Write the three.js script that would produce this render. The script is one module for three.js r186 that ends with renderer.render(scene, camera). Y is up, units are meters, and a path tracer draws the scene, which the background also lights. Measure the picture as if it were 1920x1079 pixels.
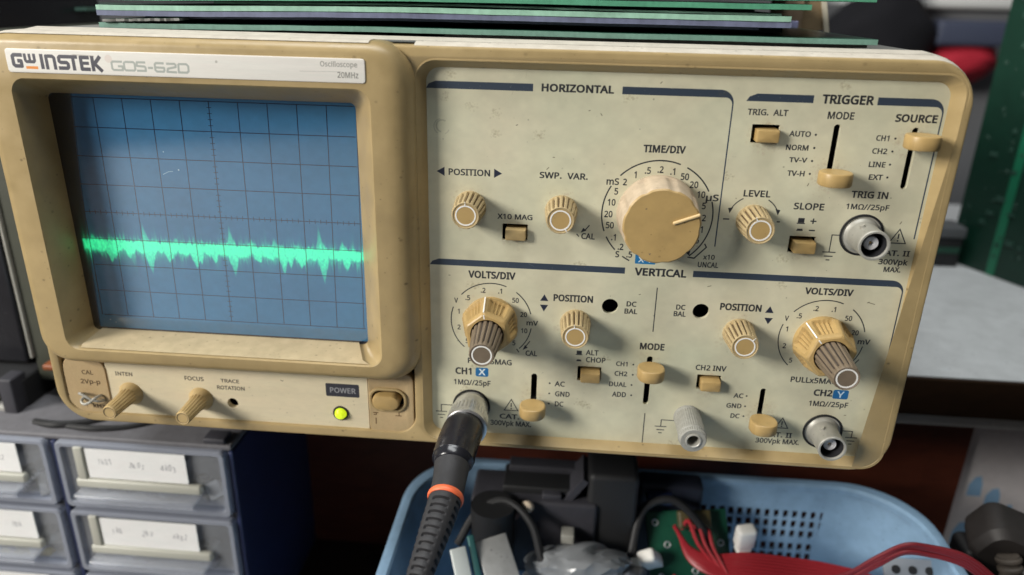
import * as THREE from 'three';
import { RoundedBoxGeometry } from 'three/addons/geometries/RoundedBoxGeometry.js';
import { mergeGeometries, toCreasedNormals } from 'three/addons/utils/BufferGeometryUtils.js';
import { RectAreaLightUniformsLib } from 'three/addons/lights/RectAreaLightUniformsLib.js';

// ------------------------------------------------------------------ camera, light, exposure
// One unit is a metre; shapes are written in millimetres and scaled by MM when they are built.
// Origin: lower left corner of the oscilloscope's front frame; +z comes out of the front.
const MM = 0.001;
const scene = new THREE.Scene();
const camera = new THREE.PerspectiveCamera(42.18, 1024 / 575, 0.01, 20);
camera.position.set(0.19158, 0.15708, 0.2358);
camera.up.set(-0.0508, 0.9307, -0.3623);
camera.lookAt(0.19158 - 0.0694, 0.15708 - 0.3651, 0.2358 - 0.9284);
camera.focus = 0.249;
camera.userData.fStop = 7.2;

scene.background = new THREE.Color(0.042, 0.043, 0.045);       // the dim room around the bench
const renderer = new THREE.WebGLRenderer({ antialias: true });
renderer.toneMapping = THREE.LinearToneMapping;
renderer.toneMappingExposure = 1.1;
renderer.shadowMap.enabled = true;
RectAreaLightUniformsLib.init();
const LAMPS = [
  { name: 'bench_lamp', label: 'square white lamp panel left of the bench, in front of the oscilloscope', pos: [-1.22, 0.73, 0.93], to: [0.15, 0.07, 0], w: 0.52, h: 0.52, L: 43, color: [1, 0.965, 0.9] },
  { name: 'ceiling_lamp', label: 'long white ceiling lamp above the bench', pos: [0.05, 1.3, 0.16], to: [0.15, 0, -0.02], w: 1.0, h: 0.4, L: 8.5, color: [0.97, 1, 1] },
];

// ------------------------------------------------------------------ helpers
function rng(seed) {
  let a = seed >>> 0;
  return () => { a = (a + 0x6d2b79f5) | 0; let t = Math.imul(a ^ (a >>> 15), 1 | a); t = (t + Math.imul(t ^ (t >>> 7), 61 | t)) ^ t; return ((t ^ (t >>> 14)) >>> 0) / 4294967296; };
}
const V = (x, y, z) => new THREE.Vector3(x, y, z);
const clamp = (x, a = 0, b = 1) => Math.min(b, Math.max(a, x));
const smooth = (a, b, x) => { const t = clamp((x - a) / (b - a)); return t * t * (3 - 2 * t); };
function valueNoise(seed, n) {                 // tileable value noise with n cells per side
  const r = rng(seed), g = new Float32Array(n * n).map(() => r());
  return (u, v) => {
    const x = ((u % 1) + 1) % 1 * n, y = ((v % 1) + 1) % 1 * n, i = Math.floor(x), j = Math.floor(y);
    const fx = x - i, fy = y - j, sx = fx * fx * (3 - 2 * fx), sy = fy * fy * (3 - 2 * fy);
    const at = (a, b) => g[(b % n) * n + (a % n)];
    return (at(i, j) * (1 - sx) + at(i + 1, j) * sx) * (1 - sy) + (at(i, j + 1) * (1 - sx) + at(i + 1, j + 1) * sx) * sy;
  };
}
function fbm(seed, base, oct) {
  const f = []; for (let k = 0; k < oct; k++) f.push(valueNoise(seed + k * 17, base << k));
  return (u, v) => { let s = 0, a = 0.5, t = 0; for (const g of f) { s += a * g(u, v); t += a; a *= 0.55; } return s / t; };
}
function dataTex(size, fn, srgb) {             // fn(u, v) -> [r, g, b] in 0..1
  const d = new Uint8Array(size * size * 4);
  for (let j = 0; j < size; j++) for (let i = 0; i < size; i++) {
    const c = fn((i + 0.5) / size, (j + 0.5) / size), k = (j * size + i) * 4;
    d[k] = 255 * clamp(c[0]); d[k + 1] = 255 * clamp(c[1]); d[k + 2] = 255 * clamp(c[2]); d[k + 3] = 255;
  }
  const t = new THREE.DataTexture(d, size, size);
  t.wrapS = t.wrapT = THREE.RepeatWrapping; t.magFilter = THREE.LinearFilter; t.minFilter = THREE.LinearFilter;
  if (srgb) t.colorSpace = THREE.SRGBColorSpace;
  t.needsUpdate = true; return t;
}
function speckles(seed, count, rmin, rmax) {   // tileable small dark specks
  const r = rng(seed), s = []; for (let k = 0; k < count; k++) s.push([r(), r(), rmin + (rmax - rmin) * r() ** 3, 0.3 + 0.7 * r()]);
  return (u, v) => { let m = 0; for (const [x, y, q, a] of s) { let dx = Math.abs(u - x), dy = Math.abs(v - y); dx = Math.min(dx, 1 - dx); dy = Math.min(dy, 1 - dy); if (dx > q || dy > q) continue; const d = Math.hypot(dx, dy * 1.3) / q; if (d < 1) m = Math.max(m, a * (1 - d * d)); } return m; };
}
// colour multipliers (1 = the material's own colour); one tile is 100 mm
const nA = fbm(11, 4, 5), nB = fbm(57, 16, 4), spA = speckles(5, 260, 0.0015, 0.009);
const grimeTex = dataTex(512, (u, v) => { const a = 0.86 + 0.2 * (nA(u, v) - 0.5) + 0.22 * (nB(u, v) - 0.5), s = 1 - 0.6 * spA(u, v); return [a * s + 0.05, (a - 0.006) * s + 0.05, (a - 0.02) * s + 0.05]; });
const nC = fbm(91, 32, 3), spB = speckles(8, 420, 0.002, 0.007);
const dustTex = dataTex(512, (u, v) => { const a = 0.88 + 0.26 * (nC(u, v) - 0.5) + 0.12 * (nA(v, u) - 0.5), s = 1 - 0.55 * spB(u, v); return [a * s + 0.03, (a - 0.01) * s + 0.02, (a - 0.03) * s + 0.02]; });
const grainBump = dataTex(256, (u, v) => { const g = nC(u, v); return [g, g, g]; });
const streak = fbm(33, 6, 4);
const woodTex = dataTex(512, (u, v) => { const g = streak(u * 0.5, v * 4) * 0.6 + 0.4 * nB(u, v * 3), a = 0.6 + 0.7 * (g - 0.3); return [a, a * 0.93, a * 0.9]; });
const edgeTex = dataTex(256, (u, v) => { const a = 0.8 + 0.22 * (nC(u * 2, v) - 0.5) + 0.3 * (nB(u, v) - 0.5); return [a, a, a]; });
const roughTex = dataTex(256, (u, v) => { const a = 0.75 + 0.5 * (nB(u, v) - 0.5); return [a, a, a]; });

function mat(rgb, rough = 0.5, o = {}) {
  const m = new THREE.MeshPhysicalMaterial({ color: new THREE.Color().setRGB(...rgb), roughness: rough, metalness: o.metal ?? 0 });
  if (o.map) m.map = o.map;
  if (o.bump) { m.bumpMap = o.bump; m.bumpScale = o.bumpScale ?? 0.00006; }
  if (o.rmap) m.roughnessMap = o.rmap;
  for (const k of ['transmission', 'thickness', 'ior', 'clearcoat', 'clearcoatRoughness', 'specularIntensity']) if (o[k] !== undefined) m[k] = o[k];
  if (o.emissive) { m.emissive = new THREE.Color().setRGB(...o.emissive); m.emissiveIntensity = o.ei ?? 1; }
  return m;
}
const M = {
  frame: mat([0.43, 0.317, 0.153], 0.5, { map: grimeTex, bump: grainBump, bumpScale: 0.00005, rmap: roughTex }),
  dusty: mat([0.62, 0.58, 0.5], 0.85, { map: dustTex, bump: grainBump, bumpScale: 0.0001 }),
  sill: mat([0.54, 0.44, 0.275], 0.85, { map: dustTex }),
  cream: mat([0.72, 0.66, 0.47], 0.5, { map: grimeTex, bump: grainBump, bumpScale: 0.00003 }),
  amber: mat([0.48, 0.325, 0.13], 0.42, { map: grimeTex }),
  knob: mat([0.54, 0.39, 0.18], 0.5, { map: grimeTex }),
  dustyKnob: mat([0.47, 0.365, 0.195], 0.75, { map: dustTex }),
  dustyFlank: mat([0.53, 0.43, 0.31], 0.85, { map: dustTex }),
  grooveBrown: mat([0.12, 0.08, 0.042], 0.85, { map: dustTex }),
  grooveDark: mat([0.05, 0.038, 0.03], 0.85),
  taupe: mat([0.19, 0.145, 0.1], 0.5, { map: grimeTex }),
  white: mat([0.85, 0.83, 0.78], 0.5),
  dark: mat([0.012, 0.012, 0.013], 0.6),
  slot: mat([0.006, 0.006, 0.007], 0.7),
  nickel: mat([0.44, 0.43, 0.385], 0.42, { metal: 0.2, map: grimeTex }),
  nickelBright: mat([0.72, 0.72, 0.72], 0.3, { metal: 0.85, map: dustTex }),
  greyPlastic: mat([0.33, 0.33, 0.3], 0.55, { map: dustTex }),
  bore: mat([0.04, 0.04, 0.045], 0.35, { metal: 0.3 }),
  insulator: mat([0.8, 0.79, 0.8], 0.45),
  brass: mat([0.75, 0.52, 0.2], 0.3, { metal: 1 }),
  casePaint: mat([0.2, 0.2, 0.185], 0.6, { map: grimeTex, bump: grainBump }),
  rubber: mat([0.03, 0.03, 0.034], 0.6, { bump: grainBump, bumpScale: 0.00006, map: dustTex }),
  blackPlastic: mat([0.016, 0.016, 0.02], 0.32, { rmap: roughTex }),
  blackMatt: mat([0.04, 0.04, 0.05], 0.6, { map: dustTex }),
  orange: mat([0.85, 0.16, 0.06], 0.45),
  navy: mat([0.018, 0.028, 0.085], 0.45, { map: grimeTex }),
  cabTop: mat([0.145, 0.145, 0.16], 0.6, { map: dustTex }),
  clear: mat([0.84, 0.86, 0.9], 0.22, { transmission: 0.82, thickness: 0 }),
  pane: mat([0.9, 0.92, 0.95], 0.1, { transmission: 0.9, thickness: 0 }),
  clearRim: mat([0.47, 0.5, 0.58], 0.2, { transmission: 0.5, thickness: 0 }),
  cloudy: mat([0.6, 0.62, 0.67], 0.4, { map: dustTex }),
  paper: mat([0.8, 0.79, 0.77], 0.8),
  basket: mat([0.25, 0.39, 0.55], 0.4, { map: grimeTex }),
  redWire: mat([0.32, 0.018, 0.026], 0.4),
  darkRed: mat([0.17, 0.014, 0.02], 0.45),
  pcb: mat([0.008, 0.07, 0.04], 0.35, { map: grimeTex }),
  pcbDeep: mat([0.004, 0.034, 0.02], 0.42, { map: grimeTex }),
  solder: mat([0.55, 0.56, 0.55], 0.35, { metal: 0.6 }),
  laminate: mat([0.66, 0.675, 0.69], 0.5, { map: grimeTex }),
  brownEdge: mat([0.03, 0.015, 0.006], 0.6, { map: woodTex, specularIntensity: 0.35 }),
  redBrown: mat([0.11, 0.028, 0.014], 0.4, { map: woodTex }),
  wall: mat([0.66, 0.64, 0.63], 0.8, { map: grimeTex }),
  bench: mat([0.03, 0.018, 0.012], 0.5, { map: woodTex }),
};

let ids = {};
const numbered = (n) => { const k = ids[n] ?? 0; ids[n] = k + 1; return k ? n + '_' + String(k).padStart(3, '0') : n; };
function boxUV(geo, tile = 100) {              // planar uv by the main direction of each face, in tiles of so many mm
  const g = geo.index ? geo.toNonIndexed() : geo;
  if (!g.attributes.normal) g.computeVertexNormals();
  const p = g.attributes.position, uv = new Float32Array(p.count * 2), a = V(), b = V(), c = V(), n = V();
  for (let i = 0; i < p.count; i += 3) {
    a.fromBufferAttribute(p, i); b.fromBufferAttribute(p, i + 1); c.fromBufferAttribute(p, i + 2);
    n.subVectors(b, a).cross(c.clone().sub(a));
    const x = Math.abs(n.x), y = Math.abs(n.y), z = Math.abs(n.z);
    [a, b, c].forEach((q, k) => { const [s, t] = z >= x && z >= y ? [q.x, q.y] : y >= x ? [q.x, q.z] : [q.z, q.y]; uv[(i + k) * 2] = s / tile + 0.13; uv[(i + k) * 2 + 1] = t / tile + 0.37; });
  }
  g.setAttribute('uv', new THREE.BufferAttribute(uv, 2));
  return g;
}
// finish a geometry written in mm: crease its normals, lay box uv, scale to metres
function fin(geo, crease = 0.55, tile = 100, keepUV = false) {
  if (geo.userData.done) return geo;
  let g = geo.index ? geo.toNonIndexed() : geo;
  for (const k of Object.keys(g.attributes)) if (!['position', 'normal', 'uv'].includes(k)) g.deleteAttribute(k);
  g = toCreasedNormals(g, crease);
  if (!keepUV) g = boxUV(g, tile);
  g.scale(MM, MM, MM); g.userData = { done: true };
  return g;
}
function merge(list) {                         // several pieces of ONE part (mm)
  const gs = list.map((g) => { const h = g.index ? g.toNonIndexed() : g.clone(); for (const k of Object.keys(h.attributes)) if (k !== 'position') h.deleteAttribute(k); return h; });
  return mergeGeometries(gs);
}
function mesh(name, geo, material, parent, pos = [0, 0, 0], label) {
  const m = new THREE.Mesh(fin(geo), material); m.name = parent ? name : numbered(name);
  m.position.set(pos[0] * MM, pos[1] * MM, pos[2] * MM); m.castShadow = m.receiveShadow = true;
  if (label) m.userData.label = label;
  (parent ?? scene).add(m); return m;
}
function thing(name, label, category, pos = [0, 0, 0], group) {
  const o = new THREE.Group(); o.name = numbered(name); o.position.set(pos[0] * MM, pos[1] * MM, pos[2] * MM);
  o.userData = { label, category }; if (group) o.userData.group = group;
  scene.add(o); return o;
}
function tag(o, label, category, group) { Object.assign(o.userData, { label, category }); if (group) o.userData.group = group; return o; }
function structure(name, geo, material, pos) { const m = mesh(name, geo, material, null, pos); m.userData.kind = 'structure'; return m; }
const box = (w, h, d, x = 0, y = 0, z = 0) => new THREE.BoxGeometry(w, h, d).translate(x, y, z);
const rbox = (w, h, d, r, x = 0, y = 0, z = 0, s = 2) => new RoundedBoxGeometry(w, h, d, s, r).translate(x, y, z);
const boxc = (x0, x1, y0, y1, z0, z1) => box(x1 - x0, y1 - y0, z1 - z0, (x0 + x1) / 2, (y0 + y1) / 2, (z0 + z1) / 2);
const rboxc = (x0, x1, y0, y1, z0, z1, r) => rbox(x1 - x0, y1 - y0, z1 - z0, r, (x0 + x1) / 2, (y0 + y1) / 2, (z0 + z1) / 2);
// cylinder along z from z0 to z1
const cyl = (r0, r1, z0, z1, seg = 48) => new THREE.CylinderGeometry(r1, r0, z1 - z0, seg, 1).rotateX(Math.PI / 2).translate(0, 0, (z0 + z1) / 2);
const lathe = (pts, seg = 64) => new THREE.LatheGeometry(pts.map(([r, z]) => new THREE.Vector2(r, z)), seg).rotateX(Math.PI / 2);   // [radius, z]
function rrect(x0, y0, x1, y1, r, z, n = 7) {  // closed rounded rectangle, anticlockwise
  const o = [];
  for (const [cx, cy, a0] of [[x1 - r, y1 - r, 0], [x0 + r, y1 - r, 1], [x0 + r, y0 + r, 2], [x1 - r, y0 + r, 3]])
    for (let k = 0; k <= n; k++) { const a = (a0 + k / n) * Math.PI / 2; o.push(V(cx + r * Math.cos(a), cy + r * Math.sin(a), z)); }
  return o;
}
function loft(sections, cap0 = false, cap1 = false) {   // skin between closed outlines with the same number of points
  const pos = [], idx = [], n = sections[0].length;
  for (const s of sections) for (const p of s) pos.push(p.x, p.y, p.z);
  for (let k = 0; k + 1 < sections.length; k++) for (let i = 0; i < n; i++) { const a = k * n + i, b = k * n + (i + 1) % n; idx.push(a, b, b + n, a, b + n, a + n); }
  const cap = (s, k, flip) => { const c = pos.length / 3, m = V(); s.forEach((p) => m.add(p)); m.divideScalar(n); pos.push(m.x, m.y, m.z); for (let i = 0; i < n; i++) { const a = k * n + i, b = k * n + (i + 1) % n; flip ? idx.push(c, b, a) : idx.push(c, a, b); } };
  if (cap0) cap(sections[0], 0, true);
  if (cap1) cap(sections.at(-1), sections.length - 1, false);
  const g = new THREE.BufferGeometry(); g.setAttribute('position', new THREE.Float32BufferAttribute(pos, 3)); g.setIndex(idx); return g;
}
function polar(rf, z, n) { const o = []; for (let i = 0; i < n; i++) { const a = i / n * Math.PI * 2, r = rf(a); o.push(V(r * Math.cos(a), r * Math.sin(a), z)); } return o; }
function shapeRR(x0, y0, x1, y1, r) {
  const s = new THREE.Shape(); s.moveTo(x0 + r, y0); s.lineTo(x1 - r, y0); s.absarc(x1 - r, y0 + r, r, -Math.PI / 2, 0); s.lineTo(x1, y1 - r); s.absarc(x1 - r, y1 - r, r, 0, Math.PI / 2);
  s.lineTo(x0 + r, y1); s.absarc(x0 + r, y1 - r, r, Math.PI / 2, Math.PI); s.lineTo(x0, y0 + r); s.absarc(x0 + r, y0 + r, r, Math.PI, 1.5 * Math.PI); return s;
}
const holeRR = (x0, y0, x1, y1, r) => new THREE.Path(shapeRR(x0, y0, x1, y1, r).getPoints(6).reverse());
const holeC = (x, y, r) => { const p = new THREE.Path(); p.absarc(x, y, r, 0, Math.PI * 2, true); return p; };
function extrude(shape, z0, z1, o = {}) { return new THREE.ExtrudeGeometry(shape, { depth: z1 - z0, bevelEnabled: !!o.b, bevelSize: o.b ?? 0, bevelThickness: o.bt ?? o.b ?? 0, bevelOffset: -(o.b ?? 0), bevelSegments: o.bs ?? 2, curveSegments: o.cs ?? 8 }).translate(0, 0, z0); }
const tube = (pts, r, seg = 60, rs = 10) => new THREE.TubeGeometry(new THREE.CatmullRomCurve3(pts.map((p) => V(...p))), seg, r, rs);
// sections of a flexible round part along a curve; profile(s, angle) gives the radius
function along(curve, len, profile, ns = 120, na = 64) {
  const secs = []; let up = V(0, 1, 0);
  for (let k = 0; k <= ns; k++) {
    const t = k / ns, p = curve.getPointAt(t), d = curve.getTangentAt(t), x = V().crossVectors(up, d).normalize(), y = V().crossVectors(d, x);
    const o = []; for (let i = 0; i < na; i++) { const a = i / na * Math.PI * 2, r = profile(t * len, a); o.push(p.clone().addScaledVector(x, r * Math.cos(a)).addScaledVector(y, r * Math.sin(a))); }
    secs.push(o);
  }
  return secs;
}
// lettering on a canvas laid out in millimetres
function sheet(x0, y0, x1, y1, pxPerMM, paint) {
  const c = document.createElement('canvas'); c.width = Math.round((x1 - x0) * pxPerMM); c.height = Math.round((y1 - y0) * pxPerMM);
  const g = c.getContext('2d'), S = pxPerMM;
  const P = (x, y) => [(x - x0) * S, (y1 - y) * S];
  const T = {
    g, S, P,
    text(str, x, y, w, cap, o = {}) {
      g.save(); g.font = (o.bold ? 'bold ' : '') + '100px sans-serif'; const m = g.measureText(str).width;
      const [px, py] = P(x, y); g.translate(px, py); if (o.turn) g.rotate(-o.turn); g.scale(w * S / m, cap * S / 71.4); g.fillStyle = g.strokeStyle = o.color ?? '#23262c'; g.lineWidth = o.weight ?? 3.5; g.lineJoin = 'round';
      g.fillText(str, -m / 2, 0); if (g.lineWidth > 0.1 && o.weight !== 0) g.strokeText(str, -m / 2, 0); g.restore();
    },
    line(pts, w, o = {}) { g.save(); g.strokeStyle = o.color ?? '#23262c'; g.lineWidth = w * S; g.lineCap = o.cap ?? 'butt'; g.lineJoin = o.join ?? 'miter'; g.beginPath(); pts.forEach(([x, y], i) => i ? g.lineTo(...P(x, y)) : g.moveTo(...P(x, y))); if (o.close) g.closePath(); g.stroke(); g.restore(); },
    arc(cx, cy, r, a0, a1, w, o = {}) { g.save(); g.strokeStyle = o.color ?? '#23262c'; g.lineWidth = w * S; g.lineCap = 'butt'; g.beginPath(); const [px, py] = P(cx, cy); g.arc(px, py, r * S, -a1, -a0); g.stroke(); g.restore(); },
    fill(pts, color = '#2b303c') { g.save(); g.fillStyle = color; g.beginPath(); pts.forEach(([x, y], i) => i ? g.lineTo(...P(x, y)) : g.moveTo(...P(x, y))); g.closePath(); g.fill(); g.restore(); },
    dot(x, y, r, color = '#23262c') { g.save(); g.fillStyle = color; g.beginPath(); const [px, py] = P(x, y); g.arc(px, py, r * S, 0, 7); g.fill(); g.restore(); },
    rr(xa, ya, xb, yb, r, color) { g.save(); g.fillStyle = color; g.beginPath(); const [a, b] = P(xa, yb); g.roundRect(a, b, (xb - xa) * S, (yb - ya) * S, r * S); g.fill(); g.restore(); },
  };
  paint(T);
  const t = new THREE.CanvasTexture(c); t.colorSpace = THREE.SRGBColorSpace; t.magFilter = THREE.LinearFilter; t.anisotropy = 8; return t;
}
function planeUV(geo, x0, y0, x1, y1) {        // uv of a sheet laid on x, y (mm)
  const p = geo.attributes.position, uv = new Float32Array(p.count * 2);
  for (let i = 0; i < p.count; i++) { uv[i * 2] = (p.getX(i) - x0) / (x1 - x0); uv[i * 2 + 1] = (p.getY(i) - y0) / (y1 - y0); }
  geo.setAttribute('uv', new THREE.BufferAttribute(uv, 2)); return geo;
}
// printed surface colour: sRGB base, soft mottling and specks as on old paint
function mottle(T, base, w, h, seed, amount) {
  const { g } = T, im = g.createImageData(w, h), f = fbm(seed, 5, 5), k = fbm(seed + 9, 40, 3), c = fbm(seed + 31, 7, 3);
  for (let j = 0; j < h; j++) for (let i = 0; i < w; i++) {
    const u = i / w, v = j / h, a = 1 + amount * (f(u, v) - 0.5) + amount * 0.7 * (k(u, v) - 0.5), t = (c(u, v) - 0.5) * amount * 55, q = (j * w + i) * 4;
    im.data[q] = base[0] * a + t; im.data[q + 1] = base[1] * a - t * 0.35; im.data[q + 2] = base[2] * a - t * 0.2; im.data[q + 3] = 255;
  }
  g.putImageData(im, 0, 0);
}

// lettering of the control panel: [text, centre x, baseline y, width, cap height] in mm
const TEXTS = [
  ["HORIZONTAL", 192.6, 129.3, 22.7, 2.2],
  ["TRIGGER", 274.9, 128.4, 15.1, 2.5],
  ["MODE", 273.6, 123.8, 8.2, 2.1],
  ["SOURCE", 296.1, 123.7, 12.5, 2.2],
  ["AUTO", 262.4, 118.1, 6.6, 1.6],
  ["NORM", 262.1, 113.8, 7.2, 1.6],
  ["TV-V", 263.0, 110.0, 5.4, 1.5],
  ["TV-H", 263.1, 105.7, 5.5, 1.6],
  ["CH1", 287.5, 117.7, 4.4, 1.6],
  ["CH2", 287.2, 113.7, 4.7, 1.6],
  ["LINE", 287.2, 109.5, 5.3, 1.6],
  ["EXT", 287.5, 105.4, 4.4, 1.6],
  ["SLOPE", 268.8, 94.9, 9.7, 2.1],
  ["TRIG IN", 287.0, 99.5, 11.5, 2.1],
  ["1MΩ//25pF", 286.9, 95.7, 13.5, 1.7],
  ["CAT. II", 298.2, 80.7, 10.0, 1.8],
  ["300Vpk", 298.4, 77.6, 9.2, 1.8],
  ["MAX.", 298.7, 75.0, 5.7, 1.7],
  ["TIME/DIV", 221.2, 111.5, 13.1, 2.2],
  ["SWP.  VAR.", 189.7, 101.7, 15.9, 1.9],
  ["CAL", 198.7, 81.6, 4.6, 1.9],
  ["POSITION", 158.7, 101.6, 14.2, 2.0],
  ["VERTICAL", 223.9, 69.6, 17.1, 2.5],
  ["POSITION", 195.0, 58.7, 14.0, 2.3],
  ["DC", 215.0, 58.0, 3.6, 1.8],
  ["BAL", 215.0, 55.3, 4.6, 1.8],
  ["DC", 231.8, 57.8, 3.3, 1.8],
  ["BAL", 231.7, 55.3, 4.3, 1.8],
  ["POSITION", 252.0, 58.6, 14.2, 2.3],
  ["MODE", 223.5, 42.0, 8.8, 2.3],
  ["CH1", 213.7, 34.9, 4.6, 1.7],
  ["CH2", 213.5, 30.9, 4.7, 1.8],
  ["DUAL", 212.6, 26.6, 6.4, 1.8],
  ["ADD", 213.5, 22.4, 5.0, 1.9],
  ["ALT", 202.8, 38.5, 4.4, 1.9],
  ["CHOP", 204.2, 35.7, 7.1, 1.9],
  ["AC", 191.9, 25.2, 3.6, 1.9],
  ["GND", 193.0, 21.1, 5.5, 1.9],
  ["DC", 191.9, 16.9, 3.3, 1.9],
  ["CH2 INV", 244.7, 35.1, 10.7, 1.9],
  ["AC", 255.7, 24.9, 3.4, 1.8],
  ["GND", 254.6, 20.7, 5.5, 1.8],
  ["DC", 255.4, 16.6, 3.4, 1.8],
  ["CH1", 156.9, 27.9, 6.6, 2.5],
  ["1MΩ//25pF", 159.8, 23.6, 13.7, 2.0],
  ["CH2", 284.6, 27.7, 6.6, 2.3],
  ["1MΩ//25pF", 287.1, 23.5, 13.7, 1.9],
  ["VOLTS/DIV", 280.1, 65.9, 15.5, 2.2],
  ["PULLx5MAG", 280.6, 32.5, 16.2, 2.0],
  ["300Vpk MAX.", 271.9, 7.0, 15.7, 1.9],
  ["TRIG.  ALT", 251.6, 124.2, 12.2, 1.8],
  ["LEVEL", 251.8, 98.4, 8.7, 2.0],
  ["X10 MAG", 174.2, 87.3, 11.8, 1.7],
  ["VOLTS/DIV", 166.6, 65.8, 16.1, 2.4],
  ["PULLx5MAG", 166.2, 32.6, 16.3, 2.0],
  ["CAL", 181.1, 36.9, 4.2, 1.9],
  ["CAT. II", 175.7, 10.3, 11.3, 1.9],
  ["300Vpk MAX.", 174.4, 7.3, 15.4, 2.0],
  ["CAT. II", 271.7, 9.7, 10.0, 1.9],
];
const DOTS = [[267.1, 118.8], [267.3, 114.7], [267.3, 110.6], [267.3, 106.5], [291.1, 118.5], [291.0, 114.5], [291.1, 110.4], [291.1, 106.3], [217.6, 35.7], [217.7, 31.6], [217.6, 27.5], [217.8, 23.3], [188.2, 26.2], [188.2, 22.0], [188.2, 17.8], [258.5, 25.8], [258.5, 21.6], [258.5, 17.5]];

// ------------------------------------------------------------------ lamps (outside the frame)
for (const d of LAMPS) {
  const t = thing(d.name, d.label, 'lamp', d.pos.map((v) => v * 1000));
  t.lookAt(V(...d.to));
  const back = mesh('lamp_housing', rbox(d.w * 1000 + 30, d.h * 1000 + 30, 30, 6, 0, 0, -18), M.white, t);
  back.castShadow = false;
  mesh('lamp_diffuser', box(d.w * 1000, d.h * 1000, 2, 0, 0, -2), mat([0.8, 0.8, 0.8], 0.6, { emissive: d.color, ei: 1 }), t);
  const l = new THREE.RectAreaLight(new THREE.Color().setRGB(...d.color), d.L, d.w, d.h);
  l.position.set(...d.pos); l.lookAt(...d.to); l.translateZ(-0.004);   // shines along its own -z, just in front of the diffuser
  scene.add(l);
}

// ------------------------------------------------------------------ the setting
structure('back_wall', boxc(-1500, 1900, -900, 1700, -1420, -1400), mat([0.14, 0.145, 0.155], 0.8, { map: grimeTex }));
structure('under_shelf_wall', boxc(-300, 900, -420, -38, -190, -176), M.wall);
{ // unseen reflector added for the screen glass; its angled left edge ends the reflection
  const m = tag(mesh('added_reflector', rboxc(0, 620, -149.5, -146, 0, 1100, 1.5), mat([0.4, 0.44, 0.48], 0.7), null, [-128, 0, 237]), 'unseen pale reflector lying askew on the bench, added for the screen to mirror', 'added reflector');
  m.rotation.y = -0.579;
}
structure('bench_top', boxc(-700, 900, -175, -150, -175.5, 1200), M.bench);

// ------------------------------------------------------------------ the oscilloscope
const scope = thing('oscilloscope', 'old beige bench oscilloscope with a blue screen showing a green noisy trace', 'oscilloscope');
mesh('case_shell', rboxc(3.5, 306.5, 0.8, 143, -420, -14.5, 4), M.casePaint, scope);
for (const [x, z] of [[28, -130], [282, -130], [28, -380], [282, -380]]) mesh('rubber_foot', lathe([[0, -9], [8, -9], [9, -7], [10, 8], [0, 8]], 24).rotateX(-Math.PI / 2), M.dark, scope, [x, -7.5, z]);

// front frame: one moulding with an opening for the control panel and one for the screen side
{
  const s = shapeRR(0.1, 0, 309.9, 142.2, 13.6);
  s.holes.push(holeRR(142.6, 2.0, 307.0, 137.9, 6.2), holeRR(4.1, 4.0, 139.1, 126, 7));
  mesh('front_frame', extrude(s, -15.5, -1.3, { b: 0.9, bt: 1.3, bs: 3, cs: 12 }), M.frame, scope);
  mesh('panel_chamfer', loft([rrect(141.9, 1.3, 307.7, 138.6, 6.8, -0.25), rrect(142.0, 1.5, 307.5, 138.4, 6.6, 0.03), rrect(142.3, 1.9, 307.1, 138.0, 6.3, 0.03), rrect(144.9, 3.7, 304.5, 135.7, 4.6, -3.8), rrect(145.1, 3.9, 304.3, 135.5, 4.4, -4.6)]), M.frame, scope);
  // settled dust lies on the level top of the frame and of the screen hood
  const strip = (xa, xb, prof, end = 0) => {
    const secs = []; for (let k = 0; k <= 60; k++) { const x = xa + (xb - xa) * k / 60, e = Math.min(x - 0, 309.9 - x), dy = e < 13.6 ? -13.6 + Math.sqrt(13.6 ** 2 - (13.6 - e) ** 2) : end && x > end ? -11.6 + Math.sqrt(Math.max(0, 11.6 ** 2 - (x - end) ** 2)) : 0; secs.push(prof.map(([y, z]) => V(x, y + dy, z))); }
    const pos = [], idx = [], n = prof.length; secs.forEach((q) => q.forEach((p) => pos.push(p.x, p.y, p.z)));
    for (let k = 0; k < 60; k++) for (let i = 0; i + 1 < n; i++) { const a = k * n + i; idx.push(a, a + n, a + n + 1, a, a + n + 1, a + 1); }
    const g = new THREE.BufferGeometry(); g.setAttribute('position', new THREE.Float32BufferAttribute(pos, 3)); g.setIndex(idx); return g;
  };
  const g = merge([strip(142, 306, [[141.5, -0.15], [142.2, -0.9], [142.75, -2.2], [143.3, -4.6]]), strip(5, 129, [[142.7, 3.75], [143.25, 2.4], [143.45, 0.4], [143.5, -4.6]]), strip(3, 307, [[143.35, -4.4], [144.1, -12], [143.9, -15.4]])]);
  mesh('top_edge', g, M.dusty, scope, [0, 0, 0], 'pale dusty top edge of the frame');
}

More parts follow.
